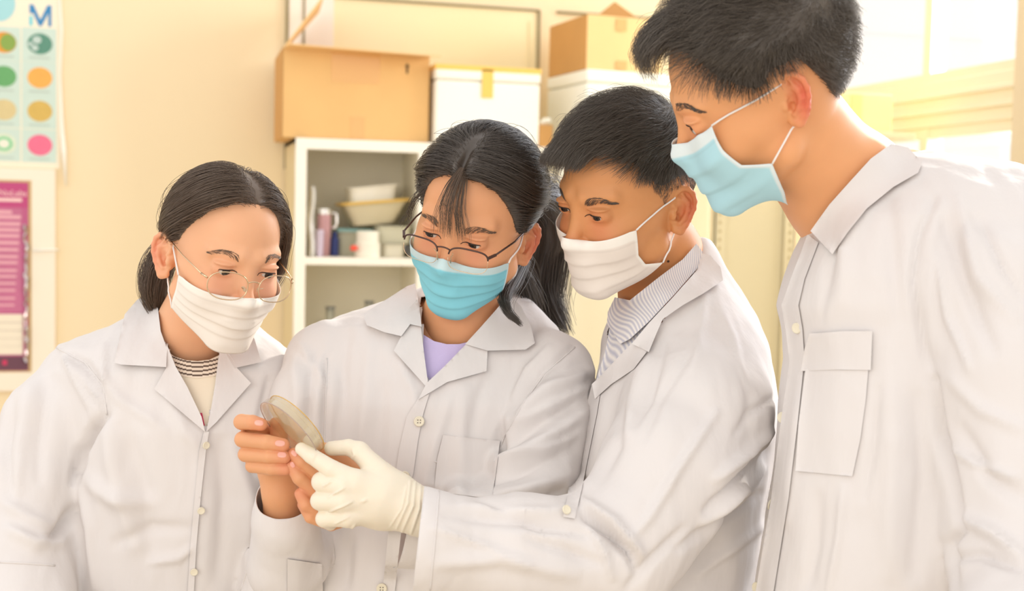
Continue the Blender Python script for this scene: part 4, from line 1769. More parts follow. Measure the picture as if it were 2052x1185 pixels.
# notice board
nb_ = wrect('notice_board', -190, 112, 340, 786, YB, .018, mat('board_frame', srgb((252, 240, 218)), rough=.5), bev=.002)
tag(nb_, 'white framed notice board with a magenta leaflet under the plate poster', 'notice board')
YN = YB - .0182
wrect('inner_edge', -170, 63, 362, 748, YN, .0006, mat('edge_tan', srgb((206, 176, 120)), rough=.5), nb_)
lf = wrect('leaflet', -165, 57, 366, 745, YN - .0006, .0008, mat('leaflet_magenta', srgb((198, 98, 140)), rough=.6, var=.1, vscale=8), nb_)
YL = YN - .0015
wrect('banner', -165, 57, 366, 412, YL, .0004, mat('banner_magenta', srgb((196, 76, 128)), rough=.6), lf)
wrect('text_block', -165, 44, 416, 625, YL, .0003, mat('block_pink', srgb((206, 116, 150)), rough=.6, var=.12, vscale=20), lf)
wrect('table_block', -165, 46, 630, 712, YL, .0004, mat('table_paper', srgb((246, 234, 210)), rough=.6), lf)
wrect('footer_strip', -165, 57, 714, 744, YL, .0004, mat('footer_dark', srgb((110, 70, 84)), rough=.6), lf)
M_LINE = mat('print_pink', srgb((236, 176, 184)), rough=.6)
M_RULE = mat('print_grey', srgb((206, 190, 172)), rough=.6)
for i, y_ in enumerate((422, 432, 446, 458, 470, 484, 498, 512, 524, 540, 552, 566, 580, 596, 610)):
    wrect('text_line', -150, 24 + (i * 37 % 19), y_, y_ + 3, YL - .0004, .0003, M_LINE, lf)
for y_ in (646, 662, 678, 694):
    wrect('table_rule', -160, 45, y_, y_ + 1.5, YL - .0005, .0003, M_RULE, lf)
wrect('red_picture', 5, 14, 722, 732, YL - .0005, .0003, mat('print_red', srgb((214, 60, 100)), rough=.7), lf)


def text(name, body_, px, py, h, Y, m_, parent):
    cu = bpy.data.curves.new(name, 'FONT')
    cu.body = body_
    sc_ = (wp(px, py, Y)[2] - wp(px, py + h, Y)[2])
    cu.size = sc_ / .70
    cu.extrude = .0003
    cu.shear = .15
    o = bpy.data.objects.new(name, cu)
    COL.objects.link(o)
    dg = bpy.context.evaluated_depsgraph_get()
    me = bpy.data.meshes.new_from_object(o.evaluated_get(dg))
    bpy.data.objects.remove(o)
    me.materials.clear()
    me.materials.append(m_)
    ob = bpy.data.objects.new(name, me)
    COL.objects.link(ob)
    ob.parent = parent
    w_ = wp(px, py, Y)
    co = np.empty(len(me.vertices) * 3, dtype=np.float32)
    me.vertices.foreach_get('co', co)
    co = co.reshape(-1, 3)
    tgt = np.stack([co[:, 0] + w_[0], np.full(len(co), Y) - co[:, 2], co[:, 1] + w_[2]], 1) - np.array(parent['_org'])
    me.vertices.foreach_set('co', tgt.astype(np.float32).ravel())
    me.update()
    return ob


M_TXT = mat('print_cream', srgb((250, 214, 206)), rough=.6)
text('banner_text', 'NoLabs', -4, 392, 12, YL - .0006, M_TXT, lf)
wrect('text_line', -60, 44, 398, 402, YL - .0004, .0003, M_TXT, lf)
# foil strip between leaflet and frame
ft = []
RS = random.Random(3)
for i in range(34):
    ft.append(wp(51 + RS.uniform(-3, 4), 450 + i * 8.4, YL - .002 - RS.uniform(0, .006)))
MB().tube(ft, [RS.uniform(.003, .009) for _ in ft], 6).build('foil_strip', mat('foil', (.72, .62, .62), rough=.15, metal=.9, var=.5, vscale=80), nb_, smooth=False)
MB().tube([wp(66, 502, YB - .03), wp(106, 501, YB - .022), wp(118, 501, YB - .012)], .0035, 8).build('clip_bar', mat('clip_white', srgb((255, 252, 240)), rough=.2), nb_, smooth=True)

# ------------------------------------------------------------------ the dish and the hands that hold it
def hand_mesh(S, res=0.0013, extra=None):
    F, lo, ax = S.grid(res)
    v, q = nets(F, lo, res)
    return v, q


def hand_colors(v, tips, base=(226, 166, 122), red=(222, 128, 104), r=0.012):
    b, rd = srgb(base), srgb(red)
    w = np.zeros(len(v))
    for t in tips:
        w = np.maximum(w, 0.55 * np.exp(-((v - V(*t)) ** 2).sum(1) / r ** 2))
    return b * (1 - w[:, None]) + rd * w[:, None]


def nail(p1, p2, d, w, root, off):
    """finger nail lying on the finger surface between two picture points"""


# ================================================================== PERSON A (left, white mask, round glasses)
def person_a():
    tabL = [(0, .098), (22, .096), (38, .084), (50, .056), (60, .024), (72, -.012), (85, -.020), (100, -.01), (130, -.02), (155, -.05), (180, -.07)]
    tabR = [(0, .098), (22, .096), (45, .082), (60, .060), (72, .040), (82, .020), (95, .018), (115, .018), (130, -.01), (155, -.045), (180, -.065)]
    tab = {'L': tabL, 'R': tabR}
    p = start_head((.343, .176, .655), (-.3823, 1.632, .0498), 0.937, False, 1.0, cr=.93, ear=(-.009, .002), neck=[(V(392, 660, 1.70), .050), (V(390, 800, 1.74), .058)], slit=.0036,
                   skin=(234, 178, 138), ruddy=(228, 140, 112), table=tab)
    rows = [(600, 345, 440, 1.76, .03), (625, 290, 470, 1.755, .055), (650, 225, 510, 1.75, .075), (690, 120, 560, 1.745, .095), (740, 90, 600, 1.74, .11), (850, 150, 610, 1.73, .125), (1000, 145, 585, 1.73, .125),
            (1185, 125, 520, 1.74, .125), (1500, 110, 560, 1.76, .14), (1640, 95, 575, 1.77, .15)]
    foot = floor_pt(330, 1.80)
    extra = [inner_torso(p, rows, .026) + (srgb((226, 172, 132)),)]
    root = body(p, 'person', extra, foot)
    tag(root, 'woman in white coat and gold wire glasses, leftmost of the four people', 'person', 'people in lab coats looking at the dish')
    add_eyes(p, root, gaze=(.10, -1, -.12), brow=(.031, .004, .0022, 150), browmat=M_HAIRBR, slit=.0036)
    sl_r = [(150, 780, 1.74, .058), (105, 850, 1.70, .066), (60, 980, 1.66, .066), (35, 1120, 1.62, .068), (60, 1300, 1.56, .062), (170, 1420, 1.50, .05)]
    sl_l = [(540, 770, 1.78, .052), (575, 900, 1.80, .050), (560, 1100, 1.70, .036), (548, 1150, 1.66, .040), (520, 1260, 1.64, .042)]
    folds = [([(113, 700), (172, 730), (205, 775), (214, 830)], 9, -.004), ([(118, 695), (150, 760), (185, 820), (190, 850)], 10, .004),
             ([(213, 835), (180, 870), (160, 905), (150, 965)], 10, -.010), ([(150, 735), (200, 800), (208, 840)], 8, .003),
             ([(100, 1082), (130, 1055), (150, 1020)], 12, -.008), ([(20, 1060), (70, 1090), (120, 1085)], 14, .006), ([(0, 1000), (60, 1040), (110, 1060)], 16, .004),
             ([(215, 855), (240, 980), (270, 1090)], 22, .005), ([(250, 860), (290, 980), (300, 1120)], 22, -.004), ([(170, 960), (230, 1000), (300, 1010)], 18, .005),
             ([(330, 790), (370, 860), (400, 900)], 14, .003), ([(470, 900), (500, 1000), (500, 1150)], 20, .006), ([(440, 890), (450, 1000), (440, 1160)], 20, -.005),
             ([(205, 690), (210, 740), (212, 800)], 8, .0025), ([(60, 760), (40, 880), (30, 980)], 18, .003), ([(95, 760), (80, 880), (80, 960)], 14, -.003), ([(180, 720), (240, 800), (330, 860)], 12, .0025), ([(230, 1090), (300, 1060), (380, 1060)], 14, -.003), ([(540, 760), (520, 860), (510, 950)], 10, -.004), ([(300, 1130), (360, 1120), (385, 1100)], 10, .003), ([(20, 800), (10, 900), (20, 1000)], 12, -.003), ([(160, 980), (180, 1060), (190, 1180)], 10, .004)]
    opening = [(316, 560), (326, 660), (345, 720), (372, 790), (411, 858), (424, 820), (436, 760), (440, 700), (470, 640), (440, 560)]
    coat = build_coat(p, root, rows, [sl_r, sl_l], folds=folds, opening=opening, seed=1)
    tr = [p.coat_full, p.nbvh]
    it = bvh(*inner_torso(p, rows, .007))

    def stripes(P, v):
        y = P[:, 1] + 0.0045 * (P[:, 0] - 396) ** 2
        st = np.mod(y - 717, 8.4) < 3.4
        c = np.tile(srgb((236, 222, 204)), (len(P), 1))
        c[st] = srgb((84, 66, 56))
        return c
    m_tee = mat('tee_knit', srgb((238, 226, 204)), rough=.9)
    m_bnd = mat('band_knit', (.8, .75, .65), rough=.9, attr='tone')
    ts, _, _ = sheet('shirt', [(330, 735), (362, 752), (396, 757), (430, 752), (460, 735), (450, 790), (424, 862), (408, 862), (356, 790)], [it], m_tee, root, off=.003, step=5, relax=10)
    sheet('striped_neckband', [(330, 700), (350, 715), (372, 722), (396, 724), (420, 721), (448, 708), (452, 742), (430, 754), (396, 759), (362, 754), (330, 738)], [it, p.nbvh], m_bnd, ts, off=.005, step=1.7, relax=6, colfn=stripes)
    sheet('shirt_print', [(401, 828), (405, 828), (411, 856), (408, 856)], [it], mat('print_red', srgb((214, 60, 100)), rough=.7), root, off=.0045, step=4, relax=3)
    # lapels and collar
    sheet('lapel', [(334, 690), (333, 738), (309, 780), (411, 866), (404, 836), (375, 775), (352, 735)], tr, M_COAT, coat, off=.006, thick=.002, relax=30)
    sheet('lapel', [(446, 690), (438, 715), (431, 770), (421, 830), (413, 866), (434, 846), (503, 768), (475, 738), (470, 725)], tr, M_COAT, coat, off=.006, relax=30)
    sheet('collar', [(330, 574), (310, 577), (274, 602), (250, 630), (229, 727), (242, 731), (333, 736), (335, 700), (322, 664), (316, 615), (320, 590)], tr, M_COAT, coat, off=.011, thick=.0025, relax=30)
    sheet('collar', [(444, 693), (470, 668), (500, 662), (510, 680), (524, 726), (470, 738), (456, 715)], tr, M_COAT, coat, off=.011, thick=.0025, relax=20)
    sheet('placket', [(409, 864), (419, 866), (413, 900), (402, 1000), (393, 1100), (388, 1200), (375, 1200), (381, 1100), (390, 1000), (399, 905)], tr, M_COAT, coat, off=.0035, relax=6)
    for x, y in ((413, 893), (403, 1024), (389, 1147)):
        button(tr, x, y, 7.5, M_BUTTON, coat, None, off=.005)
    seam('seam', [(113, 697), (170, 727), (206, 772), (214, 832)], tr, M_COAT, coat, r=.0011)
    seam('seam', [(110, 1134), (60, 1130), (0, 1127)], tr, M_COAT, coat, r=.0014)
    seam('seam', [(522, 1030), (512, 1090), (500, 1130), (482, 1184)], tr, M_COAT, coat, r=.0014)
    sheet('sleeve_cuff', [(538, 1052), (566, 1046), (600, 1048), (608, 1062), (604, 1086), (592, 1102), (560, 1100), (532, 1096)], tr, M_COAT, coat, off=.005, thick=.003, relax=10, wave=.004)
    legs(root, foot[0], foot[1], .70, (0.3, -1))
    m_ = add_mask(p, root, False, edge=((0, 72, 21), (.5, 79, 0), (1, 87, -22)), top=17, bot=-38, side=.002, colr=(236, 228, 218))
    # hair
    T = np.array([-.004, .098, -.022])

    def flow(P, R):
        d = T - P
        d /= np.linalg.norm(d, axis=1, keepdims=True)
        side = np.stack([np.sign(P[:, 0] - .008), np.zeros(len(P)), -0.2 * np.ones(len(P))], 1)
        w = np.clip((P[:, 2] - .05) / .05, 0, 1) * np.clip((.03 - P[:, 1]) / .06, 0, 1)
        e = d + side * (w * 1.6)[:, None]
        # the lock that falls over the far temple
        f_ = (R[:, 0] > .045) * (R[:, 1] < -.01)
        e += np.array([0.1, -.15, -1.2]) * f_[:, None]
        return e

    hair = add_hair(p, root, lambda P: .0035 + .004 * np.clip((P[:, 2]) / .1, 0, 1) + .004 * np.clip((P[:, 0] - .03) / .04, 0, 1), tab, 11000, 15,
                    lambda R: np.minimum(np.linalg.norm(R - T, axis=1) * 1.12, .24), flow, lambda R, t: (.006 + .009 * np.clip(R[:, 2] / .1, 0, 1) + .006 * np.clip((R[:, 0] - .03) / .04, 0, 1)) * min(1, t * 30),
                    M_HAIRBR, rad=(.00022, .00016), jitter=.10)
    g1 = [T + (0, -.008, .012), T + (-.012, .012, .008), T + (-.028, .016, -.035), T + (-.030, .005, -.085), T + (-.018, -.012, -.125)]
    g2 = [T + (0, -.008, .0), T + (-.022, .012, -.002), T + (-.044, .012, -.04), T + (-.046, .0, -.075), T + (-.030, -.012, -.105)]
    lock(p, hair, [g1, g1, g2], 1500, .010, M_HAIRBR, rad=(.00028, .00015))
    S = SDF()
    S.chain([(np.array(a), r) for a, r in zip(g1, (.014, .016, .017, .013, .004))], .01)
    F, lo, ax = S.grid(.002)
    v, q = nets(F, lo, .002)
    make('ponytail', p.toW(v), q, M_HAIRBR, hair, True)
    # glasses
    gl = empty_child('glasses', root)
    cx, cz, yy = .0345, -.0020, -.1145
    for s in (1, -1):
        t = np.linspace(0, 2 * math.pi, 48, endpoint=False)
        a, b = .0265, .0185
        ring = np.stack([s * cx + a * np.sign(np.cos(t)) * np.abs(np.cos(t)) ** .82, yy + .010 * (np.abs(s * cx + a * np.cos(t)) / .06) ** 2 - .10 * (b * np.sin(t)) * -1, cz + b * np.sign(np.sin(t)) * np.abs(np.sin(t)) ** .82], 1)
        W = p.toW(ring)
        MB().tube(W, .00075, 8, closed=True).build('rim', M_GOLD, gl, smooth=True)
        c = W.mean(0)
        MB().add([tuple(c)] + [tuple(w_) for w_ in W], [[0, i + 1, (i + 1) % 48 + 1] for i in range(48)]).build('lens', M_LENS, gl, smooth=True)
        E, da, db, n = ear_frame(s)
        hinge = np.array([s * (cx + a + .001), yy + .013, cz + .007])
        mid = np.array([s * (cx + a + .006), yy + .022, cz + .009])
        back = E + da * .002 + db * .029 + n * .004
        end = E + da * .014 + db * .010 - n * .009
        MB().tube(p.toW(np.array([hinge - [0, .001, 0], mid])), .0014, 8).build('hinge', M_GOLD, gl, smooth=True)
        MB().tube(p.toW(np.array([mid, mid * .5 + back * .5 + n * .003, back, (back + end) / 2 + db * .004, end])), .0008, 8).build('temple_arm', M_GOLD, gl, smooth=True)
        pad = np.array([s * .0095, yy + .006, cz - .004])
        MB().tube(p.toW(np.array([pad + [s * .006, -.004, .004], pad + [s * .003, .002, .001], pad])), .0006, 6).build('pad_arm', M_GOLD, gl, smooth=True)
        MB().lathe([(.0, -.0006), (.0024, -.0004), (.0026, 0), (.0022, .0005), (0, .0007)], p.toW(pad[None])[0], R_VW @ (p.R @ np.array([-s * .8, .5, .1])), 12, 1, 1.6).build('nose_pad', mat('pad_silicone', (.85, .7, .5), rough=.2, trans=.5), gl, smooth=True)
    br = np.array([(x, yy + .0015 - .0 * x, cz + .006 + .0025 * (1 - (x / .0095) ** 2)) for x in np.linspace(-.0088, .0088, 9)])
    MB().tube(p.toW(br), .0009, 8).build('bridge', M_GOLD, gl, smooth=True)
    return p, root


def empty_child(name, root):
    o = bpy.data.objects.new(name, None)
    COL.objects.link(o)
    o.parent = root
    o.empty_display_size = .02
    o['_org'] = list(root['_org'])
    return o


# ================================================================== PERSON B (blue mask, semi-rimless glasses)
def person_b():
    tab = {'R': [(0, .092), (20, .090), (38, .076), (50, .054), (60, .030), (72, .010), (85, .006), (95, .024), (115, .024), (130, -.01), (155, -.045), (180, -.065)],
           'L': [(0, .092), (20, .090), (38, .078), (48, .062), (58, .040), (66, .018), (74, .008), (86, .010), (95, .026), (115, .026), (130, -.01), (155, -.045), (180, -.065)]}
    p = start_head((.445, .185, -.342), (-.0465, 1.640, .0942), 0.939, False, 1.06, cr=.97, ear=(-.0176, -.002), neck=[(V(930, 640, 1.70), .054), (V(935, 800, 1.73), .062)], slit=.0030,
                   skin=(226, 164, 120), ruddy=(218, 124, 96), ear_red=.8, table=tab)
    rows = [(560, 880, 990, 1.76, .03), (585, 830, 1030, 1.755, .05), (615, 740, 1075, 1.75, .075), (650, 640, 1120, 1.745, .095), (700, 610, 1150, 1.74, .11), (800, 640, 1130, 1.725, .125), (950, 645, 1090, 1.72, .13),
            (1185, 590, 1080, 1.73, .13), (1500, 560, 1100, 1.76, .15), (1640, 550, 1110, 1.77, .155)]
    foot = floor_pt(830, 1.80)
    # right hand (picture left) holding the rim of the dish
    H = SDF()
    tips = []
    for pts in ([(540, 862, 1.510, .0105), (484, 846, 1.466, .0092), (506, 847, 1.452, .0086), (523, 851, 1.450, .0076)],
                [(545, 885, 1.512, .0110), (486, 881, 1.464, .0093), (535, 887, 1.446, .0088), (567, 892, 1.446, .0078)],
                [(550, 910, 1.514, .0110), (492, 911, 1.466, .0088), (540, 915, 1.448, .0082), (570, 917, 1.448, .0074)],
                [(555, 935, 1.514, .0105), (506, 934, 1.468, .0082), (545, 940, 1.452, .0078), (572, 941, 1.452, .0070)]):
        F_ = SDF()
        c = chain_px(pts)
        for (a, ra), (b, rb) in zip(c[:-1], c[1:]):
            H.cone(a, b, ra, rb, .0014)
        tips.append(pts[-1][:3])
    H.cone(V(556, 890, 1.525), V(560, 940, 1.525), .026, .024, .006)
    H.chain(chain_px([(566, 940, 1.52, .018), (566, 905, 1.510, .0125), (560, 875, 1.492, .0100), (552, 850, 1.486, .0080)]), .004)
    H.chain(chain_px([(556, 940, 1.525, .024), (562, 985, 1.525, .0215), (570, 1060, 1.55, .026), (570, 1120, 1.60, .03)]), .008)
    hr = hand_mesh(H)
    # left hand under the dish
    G = SDF()
    for pts in ([(588, 910, 1.452, .0072), (605, 924, 1.452, .0082), (645, 957, 1.462, .0086), (700, 985, 1.490, .0100)],
                [(584, 934, 1.454, .0072), (600, 958, 1.454, .0084), (634, 988, 1.464, .0088), (700, 1008, 1.490, .0105)],
                [(602, 990, 1.458, .0070), (613, 1012, 1.458, .0080), (645, 1030, 1.466, .0085), (705, 1032, 1.492, .0100)],
                [(606, 1012, 1.462, .0060), (622, 1037, 1.462, .0070), (664, 1052, 1.470, .0074), (710, 1035, 1.494, .0090)]):
        c = chain_px(pts)
        for (a, ra), (b, rb) in zip(c[:-1], c[1:]):
            G.cone(a, b, ra, rb, .0014)
        tips.append(pts[0][:3])
    G.chain(chain_px([(650, 902, 1.486, .0090), (688, 922, 1.490, .0100), (728, 955, 1.500, .0140), (745, 1000, 1.51, .02)]), .004)
    G.cone(V(715, 990, 1.508), V(730, 1012, 1.508), .024, .024, .006)
    G.chain(chain_px([(738, 1000, 1.51, .026), (785, 1020, 1.505, .021), (880, 1050, 1.52, .026)]), .008)
    hl = hand_mesh(G)
    extra = [inner_torso(p, rows, .026) + (srgb((222, 160, 116)),), hr + (hand_colors(hr[0], tips),), hl + (hand_colors(hl[0], tips),)]
    root = body(p, 'person', extra, foot)
    tag(root, 'woman with ponytail and bright blue mask bending over the dish she holds', 'person', 'people in lab coats looking at the dish')
    add_nails(p, root, [(519, 848, 1.44, 9, 5.5, 5), (561, 889, 1.44, 10, 6, 3), (565, 912, 1.44, 9, 5.5, 3), (589, 909, 1.445, 7, 4.5, 45), (586, 932, 1.447, 6, 4, 60)])
    add_eyes(p, root, gaze=(-.15, -1, -.12), brow=(.030, .003, .0024, 160), browmat=M_HAIRBR, slit=.0030)
    sl_r = [(650, 720, 1.71, .055), (625, 800, 1.67, .052), (605, 920, 1.66, .050), (590, 1060, 1.64, .048), (575, 1130, 1.60, .045), (572, 1040, 1.545, .036), (572, 960, 1.525, .033)]
    sl_l = [(1105, 745, 1.68, .056), (1095, 850, 1.64, .058), (1070, 960, 1.60, .056), (1030, 1025, 1.56, .048), (920, 1055, 1.53, .040), (830, 1078, 1.500, .034), (770, 1080, 1.49, .033)]
    cr = V(572, 998, 1.53)
    cl = V(800, 1080, 1.495)
    folds = [([(655, 715), (652, 780), (648, 900)], 8, -.003), ([(600, 690), (628, 730), (648, 770)], 9, .003), ([(640, 700), (630, 720), (640, 790)], 7, -.002),
             ([(1150, 697), (1090, 750), (1048, 810), (1020, 860)], 9, -.004), ([(1175, 745), (1090, 790), (1015, 855)], 14, .006), ([(1170, 800), (1080, 850), (1000, 905)], 14, -.006),
             ([(1165, 830), (1080, 890), (990, 935)], 14, .006), ([(1150, 900), (1060, 940), (970, 965)], 14, -.005), ([(1140, 950), (1050, 985), (965, 1000)], 16, .006),
             ([(1010, 850), (995, 900), (970, 960)], 10, -.007), ([(860, 970), (950, 1000), (1040, 1035)], 14, .004), ([(940, 1000), (990, 1030), (1010, 1055)], 10, -.005),
             ([(740, 690), (735, 800), (720, 950)], 16, .003), ([(770, 780), (760, 900), (740, 1000)], 16, -.003), ([(930, 780), (925, 900), (920, 1000)], 18, .003), ([(700, 1080), (690, 1185)], 16, -.005),
             ([(660, 1080), (655, 1185)], 16, .005), ([(990, 720), (960, 800), (940, 880)], 14, -.0025), ([(700, 660), (690, 740), (690, 820)], 12, -.002), ([(590, 720), (600, 800), (590, 880)], 14, .004), ([(625, 720), (622, 800), (615, 880)], 8, -.004), ([(1100, 700), (1060, 745), (1030, 800)], 8, .003), ([(1185, 770), (1110, 815), (1040, 850)], 8, .003), ([(1160, 870), (1090, 905), (1010, 920)], 8, .003), ([(1130, 985), (1060, 1000), (1000, 1010)], 8, -.003), ([(800, 720), (830, 790), (836, 830)], 10, .002), ([(900, 800), (870, 900), (850, 980)], 12, .003), ([(680, 900), (720, 980), (760, 1060)], 12, -.003), ([(880, 1020), (960, 1030), (1030, 1060)], 8, .003)]
    opening = [(842, 596), (846, 640), (848, 720), (857, 765), (880, 748), (930, 700), (975, 640), (1000, 600), (960, 560)]
    coat = build_coat(p, root, rows, [sl_r, sl_l], folds=folds, opening=opening, seed=4, cuts=[(cr, (0.05, -.62, .78), .062), (cl, (-.93, -.25, .22), .075)])
    tr = [p.coat_full, p.nbvh]
    it = bvh(*inner_torso(p, rows, .007))
    sheet('shirt', [(838, 655), (850, 672), (870, 684), (895, 690), (920, 690), (945, 684), (975, 660), (960, 720), (880, 800), (855, 800), (835, 730)], [it, p.hbvh], mat('lavender_cotton', srgb((206, 192, 232)), rough=.9, bump=.2, bscale=60), root, off=.003, step=4, relax=10)
    sheet('lapel', [(836, 600), (843, 650), (850, 710), (858, 770), (852, 773), (789, 703), (805, 672), (800, 640)], tr, M_COAT, coat, off=.007, relax=30)
    sheet('lapel', [(990, 640), (977, 703), (975, 744), (896, 766), (838, 801), (855, 768), (890, 735), (932, 692), (965, 655)], tr, M_COAT, coat, off=.007, relax=30)
    sheet('collar', [(832, 568), (815, 574), (775, 600), (727, 629), (735, 652), (770, 666), (804, 674), (822, 650), (845, 655), (840, 612)], tr, M_COAT, coat, off=.013, thick=.0025, relax=30)
    sheet('collar', [(1020, 590), (995, 620), (964, 655), (932, 690), (977, 703), (1053, 701), (1072, 688), (1064, 655), (1045, 615)], tr, M_COAT, coat, off=.013, thick=.0025, relax=30)
    sheet('placket', [(838, 799), (860, 790), (848, 830), (838, 880), (828, 950), (812, 1000), (800, 1100), (790, 1200), (765, 1200), (775, 1100), (785, 1000), (800, 900), (815, 835)], tr, M_COAT, coat, off=.003, relax=8)
    for x, y in ((840, 845), (811, 955), (765, 1180)):
        button(tr, x, y, 10.5, M_BUTTON, coat, M_THREAD, off=.005)
    sheet('chest_pocket', [(888, 872), (1002, 884), (992, 960), (985, 1000), (870, 985), (876, 920)], tr, M_COAT, coat, off=.0022, thick=.0015, relax=6)
    sheet('side_pocket', [(576, 1121), (645, 1131), (648, 1200), (576, 1200)], tr, M_COAT, coat, off=.004, thick=.002, relax=4)
    for l in ([(655, 718), (653, 800), (649, 905)], [(1152, 696), (1092, 748), (1050, 806), (1012, 872), (985, 940)], [(990, 958), (870, 925)]):
        seam('seam', l, tr, M_COAT, coat, r=.001)
    legs(root, foot[0], foot[1], .70, (-.1, -1))
    add_mask(p, root, True, edge=((0, 62, 18), (.5, 70, -8), (1, 76, -32)), top=21, bot=-44, pw=4, colr=(132, 206, 222), band=(196, 220, 224), pleat=.0026)
    T = np.array([.022, .104, .020])

    def flow(P, R):
        d = T - P
        d /= np.linalg.norm(d, axis=1, keepdims=True)
        side = np.stack([np.sign(P[:, 0] + .004), np.zeros(len(P)), -0.25 * np.ones(len(P))], 1)
        w = np.clip((P[:, 2] - .04) / .05, 0, 1) * np.clip((-.0 - P[:, 1]) / .06, 0, 1)
        return d + side * (w * 1.5)[:, None]
    vol = lambda z: .008 + .013 * np.clip(z / .1, 0, 1)
    hair = add_hair(p, root, lambda P: .62 * vol(P[:, 2]) * (1 - .85 * np.exp(-((P[:, 0] + .004) / .006) ** 2) * np.clip((-.02 - P[:, 1]) / .03, 0, 1)), tab, 12000, 15,
                    lambda R: np.minimum(np.linalg.norm(R - T, axis=1) * 1.12, .25), flow, lambda R, t: vol(R[:, 2]) * min(1, t * 30), M_HAIRB, rad=(.00022, .00016), jitter=.10)
    # fringe over the forehead
    fr = []
    for i in range(26):
        x0 = -.014 + .030 * (i / 25) + RNG.normal() * .002
        sw = x0 * 1.35 + .004 + RNG.normal() * .003
        fr.append([(x0 * .3 - .002, -.062, .103), (x0 * .8, -.090, .088), (x0 * 1.1, -.103, .064), (sw, -.108, .040), (sw * 1.1 + .002, -.109, .018 + RNG.random() * .012)])
    lock(p, hair, fr, 210, .0010, M_HAIRBR, rad=(.00020, .00007), taper=.7)
    # wisps at the temples
    lock(p, hair, [[(-.050, -.050, .066), (-.070, -.052, .045), (-.080, -.050, .018), (-.082, -.046, -.006)], [(-.056, -.04, .06), (-.078, -.045, .035), (-.086, -.05, .01), (-.094, -.055, -.008)]], 46, .003, M_HAIRB)
    # ponytail, in view space, falling behind the shoulder
    Tv = p.toV(T[None])[0]
    tail = [[Tv, V(1098, 380, 1.78), V(1118, 440, 1.81), V(1105, 540, 1.82), V(1100, 600, 1.82), V(1135, 668, 1.80)],
            [Tv, V(1088, 400, 1.78), V(1100, 470, 1.81), V(1080, 550, 1.83), V(1085, 620, 1.83), V(1110, 650, 1.82)],
            [Tv, V(1080, 420, 1.79), V(1075, 500, 1.82), V(1060, 560, 1.84), V(1065, 620, 1.84)]]
    lock(p, hair, tail, 2600, .014, M_HAIRB, K=26, rad=(.0003, .00016), space='V', taper=.2)
    S = SDF()
    S.chain([(np.array(q), r) for q, r in zip(tail[1], (.018, .026, .028, .026, .018, .006))], .012)
    F, lo, ax = S.grid(.0025)
    v, q = nets(F, lo, .0025)
    make('ponytail', v2w(v), q, M_HAIRB, hair, True)
    lock(p, hair, [[V(1052, 515, 1.70), V(1030, 560, 1.66), V(1008, 600, 1.62), V(1018, 628, 1.60), V(1046, 652, 1.60)]], 320, .0065, M_HAIRB, K=20, rad=(.0003, .00012), space='V', taper=.8)
    lock(p, hair, [[V(1040, 540, 1.72), V(1050, 580, 1.75), V(1062, 610, 1.78), V(1080, 640, 1.8)]], 300, .016, M_HAIRB, K=16, rad=(.0003, .00012), space='V', taper=.3)
    # elastic tie
    gl = empty_child('glasses', root)
    cx, cz, yy = .0345, -.0030, -.1160
    for s in (1, -1):
        a, b = .0265, .0160
        t = np.linspace(0, 2 * math.pi, 48, endpoint=False)
        ring = np.stack([s * cx + a * np.sign(np.cos(t)) * np.abs(np.cos(t)) ** .6, yy + .009 * (np.abs(s * cx + a * np.cos(t)) / .06) ** 2 + .10 * b * np.sin(t), cz + b * np.sign(np.sin(t)) * np.abs(np.sin(t)) ** .6], 1)
        W = p.toW(ring)
        c = W.mean(0)
        MB().add([tuple(c)] + [tuple(w_) for w_ in W], [[0, i + 1, (i + 1) % 48 + 1] for i in range(48)]).build('lens', M_LENS, gl, smooth=True)
        MB().tube(W[1:24], .0011, 8).build('brow_rim', M_DARKF, gl, smooth=True)
        MB().tube(np.concatenate([W[24:], W[:2]]), .0004, 6).build('lens_edge', M_GOLD, gl, smooth=True)
        E, da, db, n = ear_frame(s)
        hinge = np.array([s * (cx + a), yy + .010, cz + .009])
        mid = np.array([s * (cx + a + .006), yy + .020, cz + .011])
        back = E + da * .002 + db * .029 + n * .004
        end = E + da * .014 + db * .010 - n * .009
        MB().tube(p.toW(np.array([hinge - [0, .002, 0], mid])), .0024, 4).build('hinge', M_DARKF, gl, smooth=False)
        MB().tube(p.toW(np.array([mid, mid * .5 + back * .5 + n * .004, back, (back + end) / 2 + db * .004, end])), .0012, 8).build('temple_arm', M_DARKF, gl, smooth=True)
        pad = np.array([s * .0095, yy + .006, cz - .002])
        MB().tube(p.toW(np.array([pad + [s * .004, -.004, .008], pad + [s * .002, .0, .003], pad, pad + [0, .001, -.009]])), .0007, 6).build('pad_arm', M_GOLD, gl, smooth=True)
    br = np.array([(x, yy + .0015, cz + .010 + .002 * (1 - (x / .0095) ** 2)) for x in np.linspace(-.0090, .0090, 9)])
    MB().tube(p.toW(br), .0010, 8).build('bridge', M_DARKF, gl, smooth=True)
    return p, root


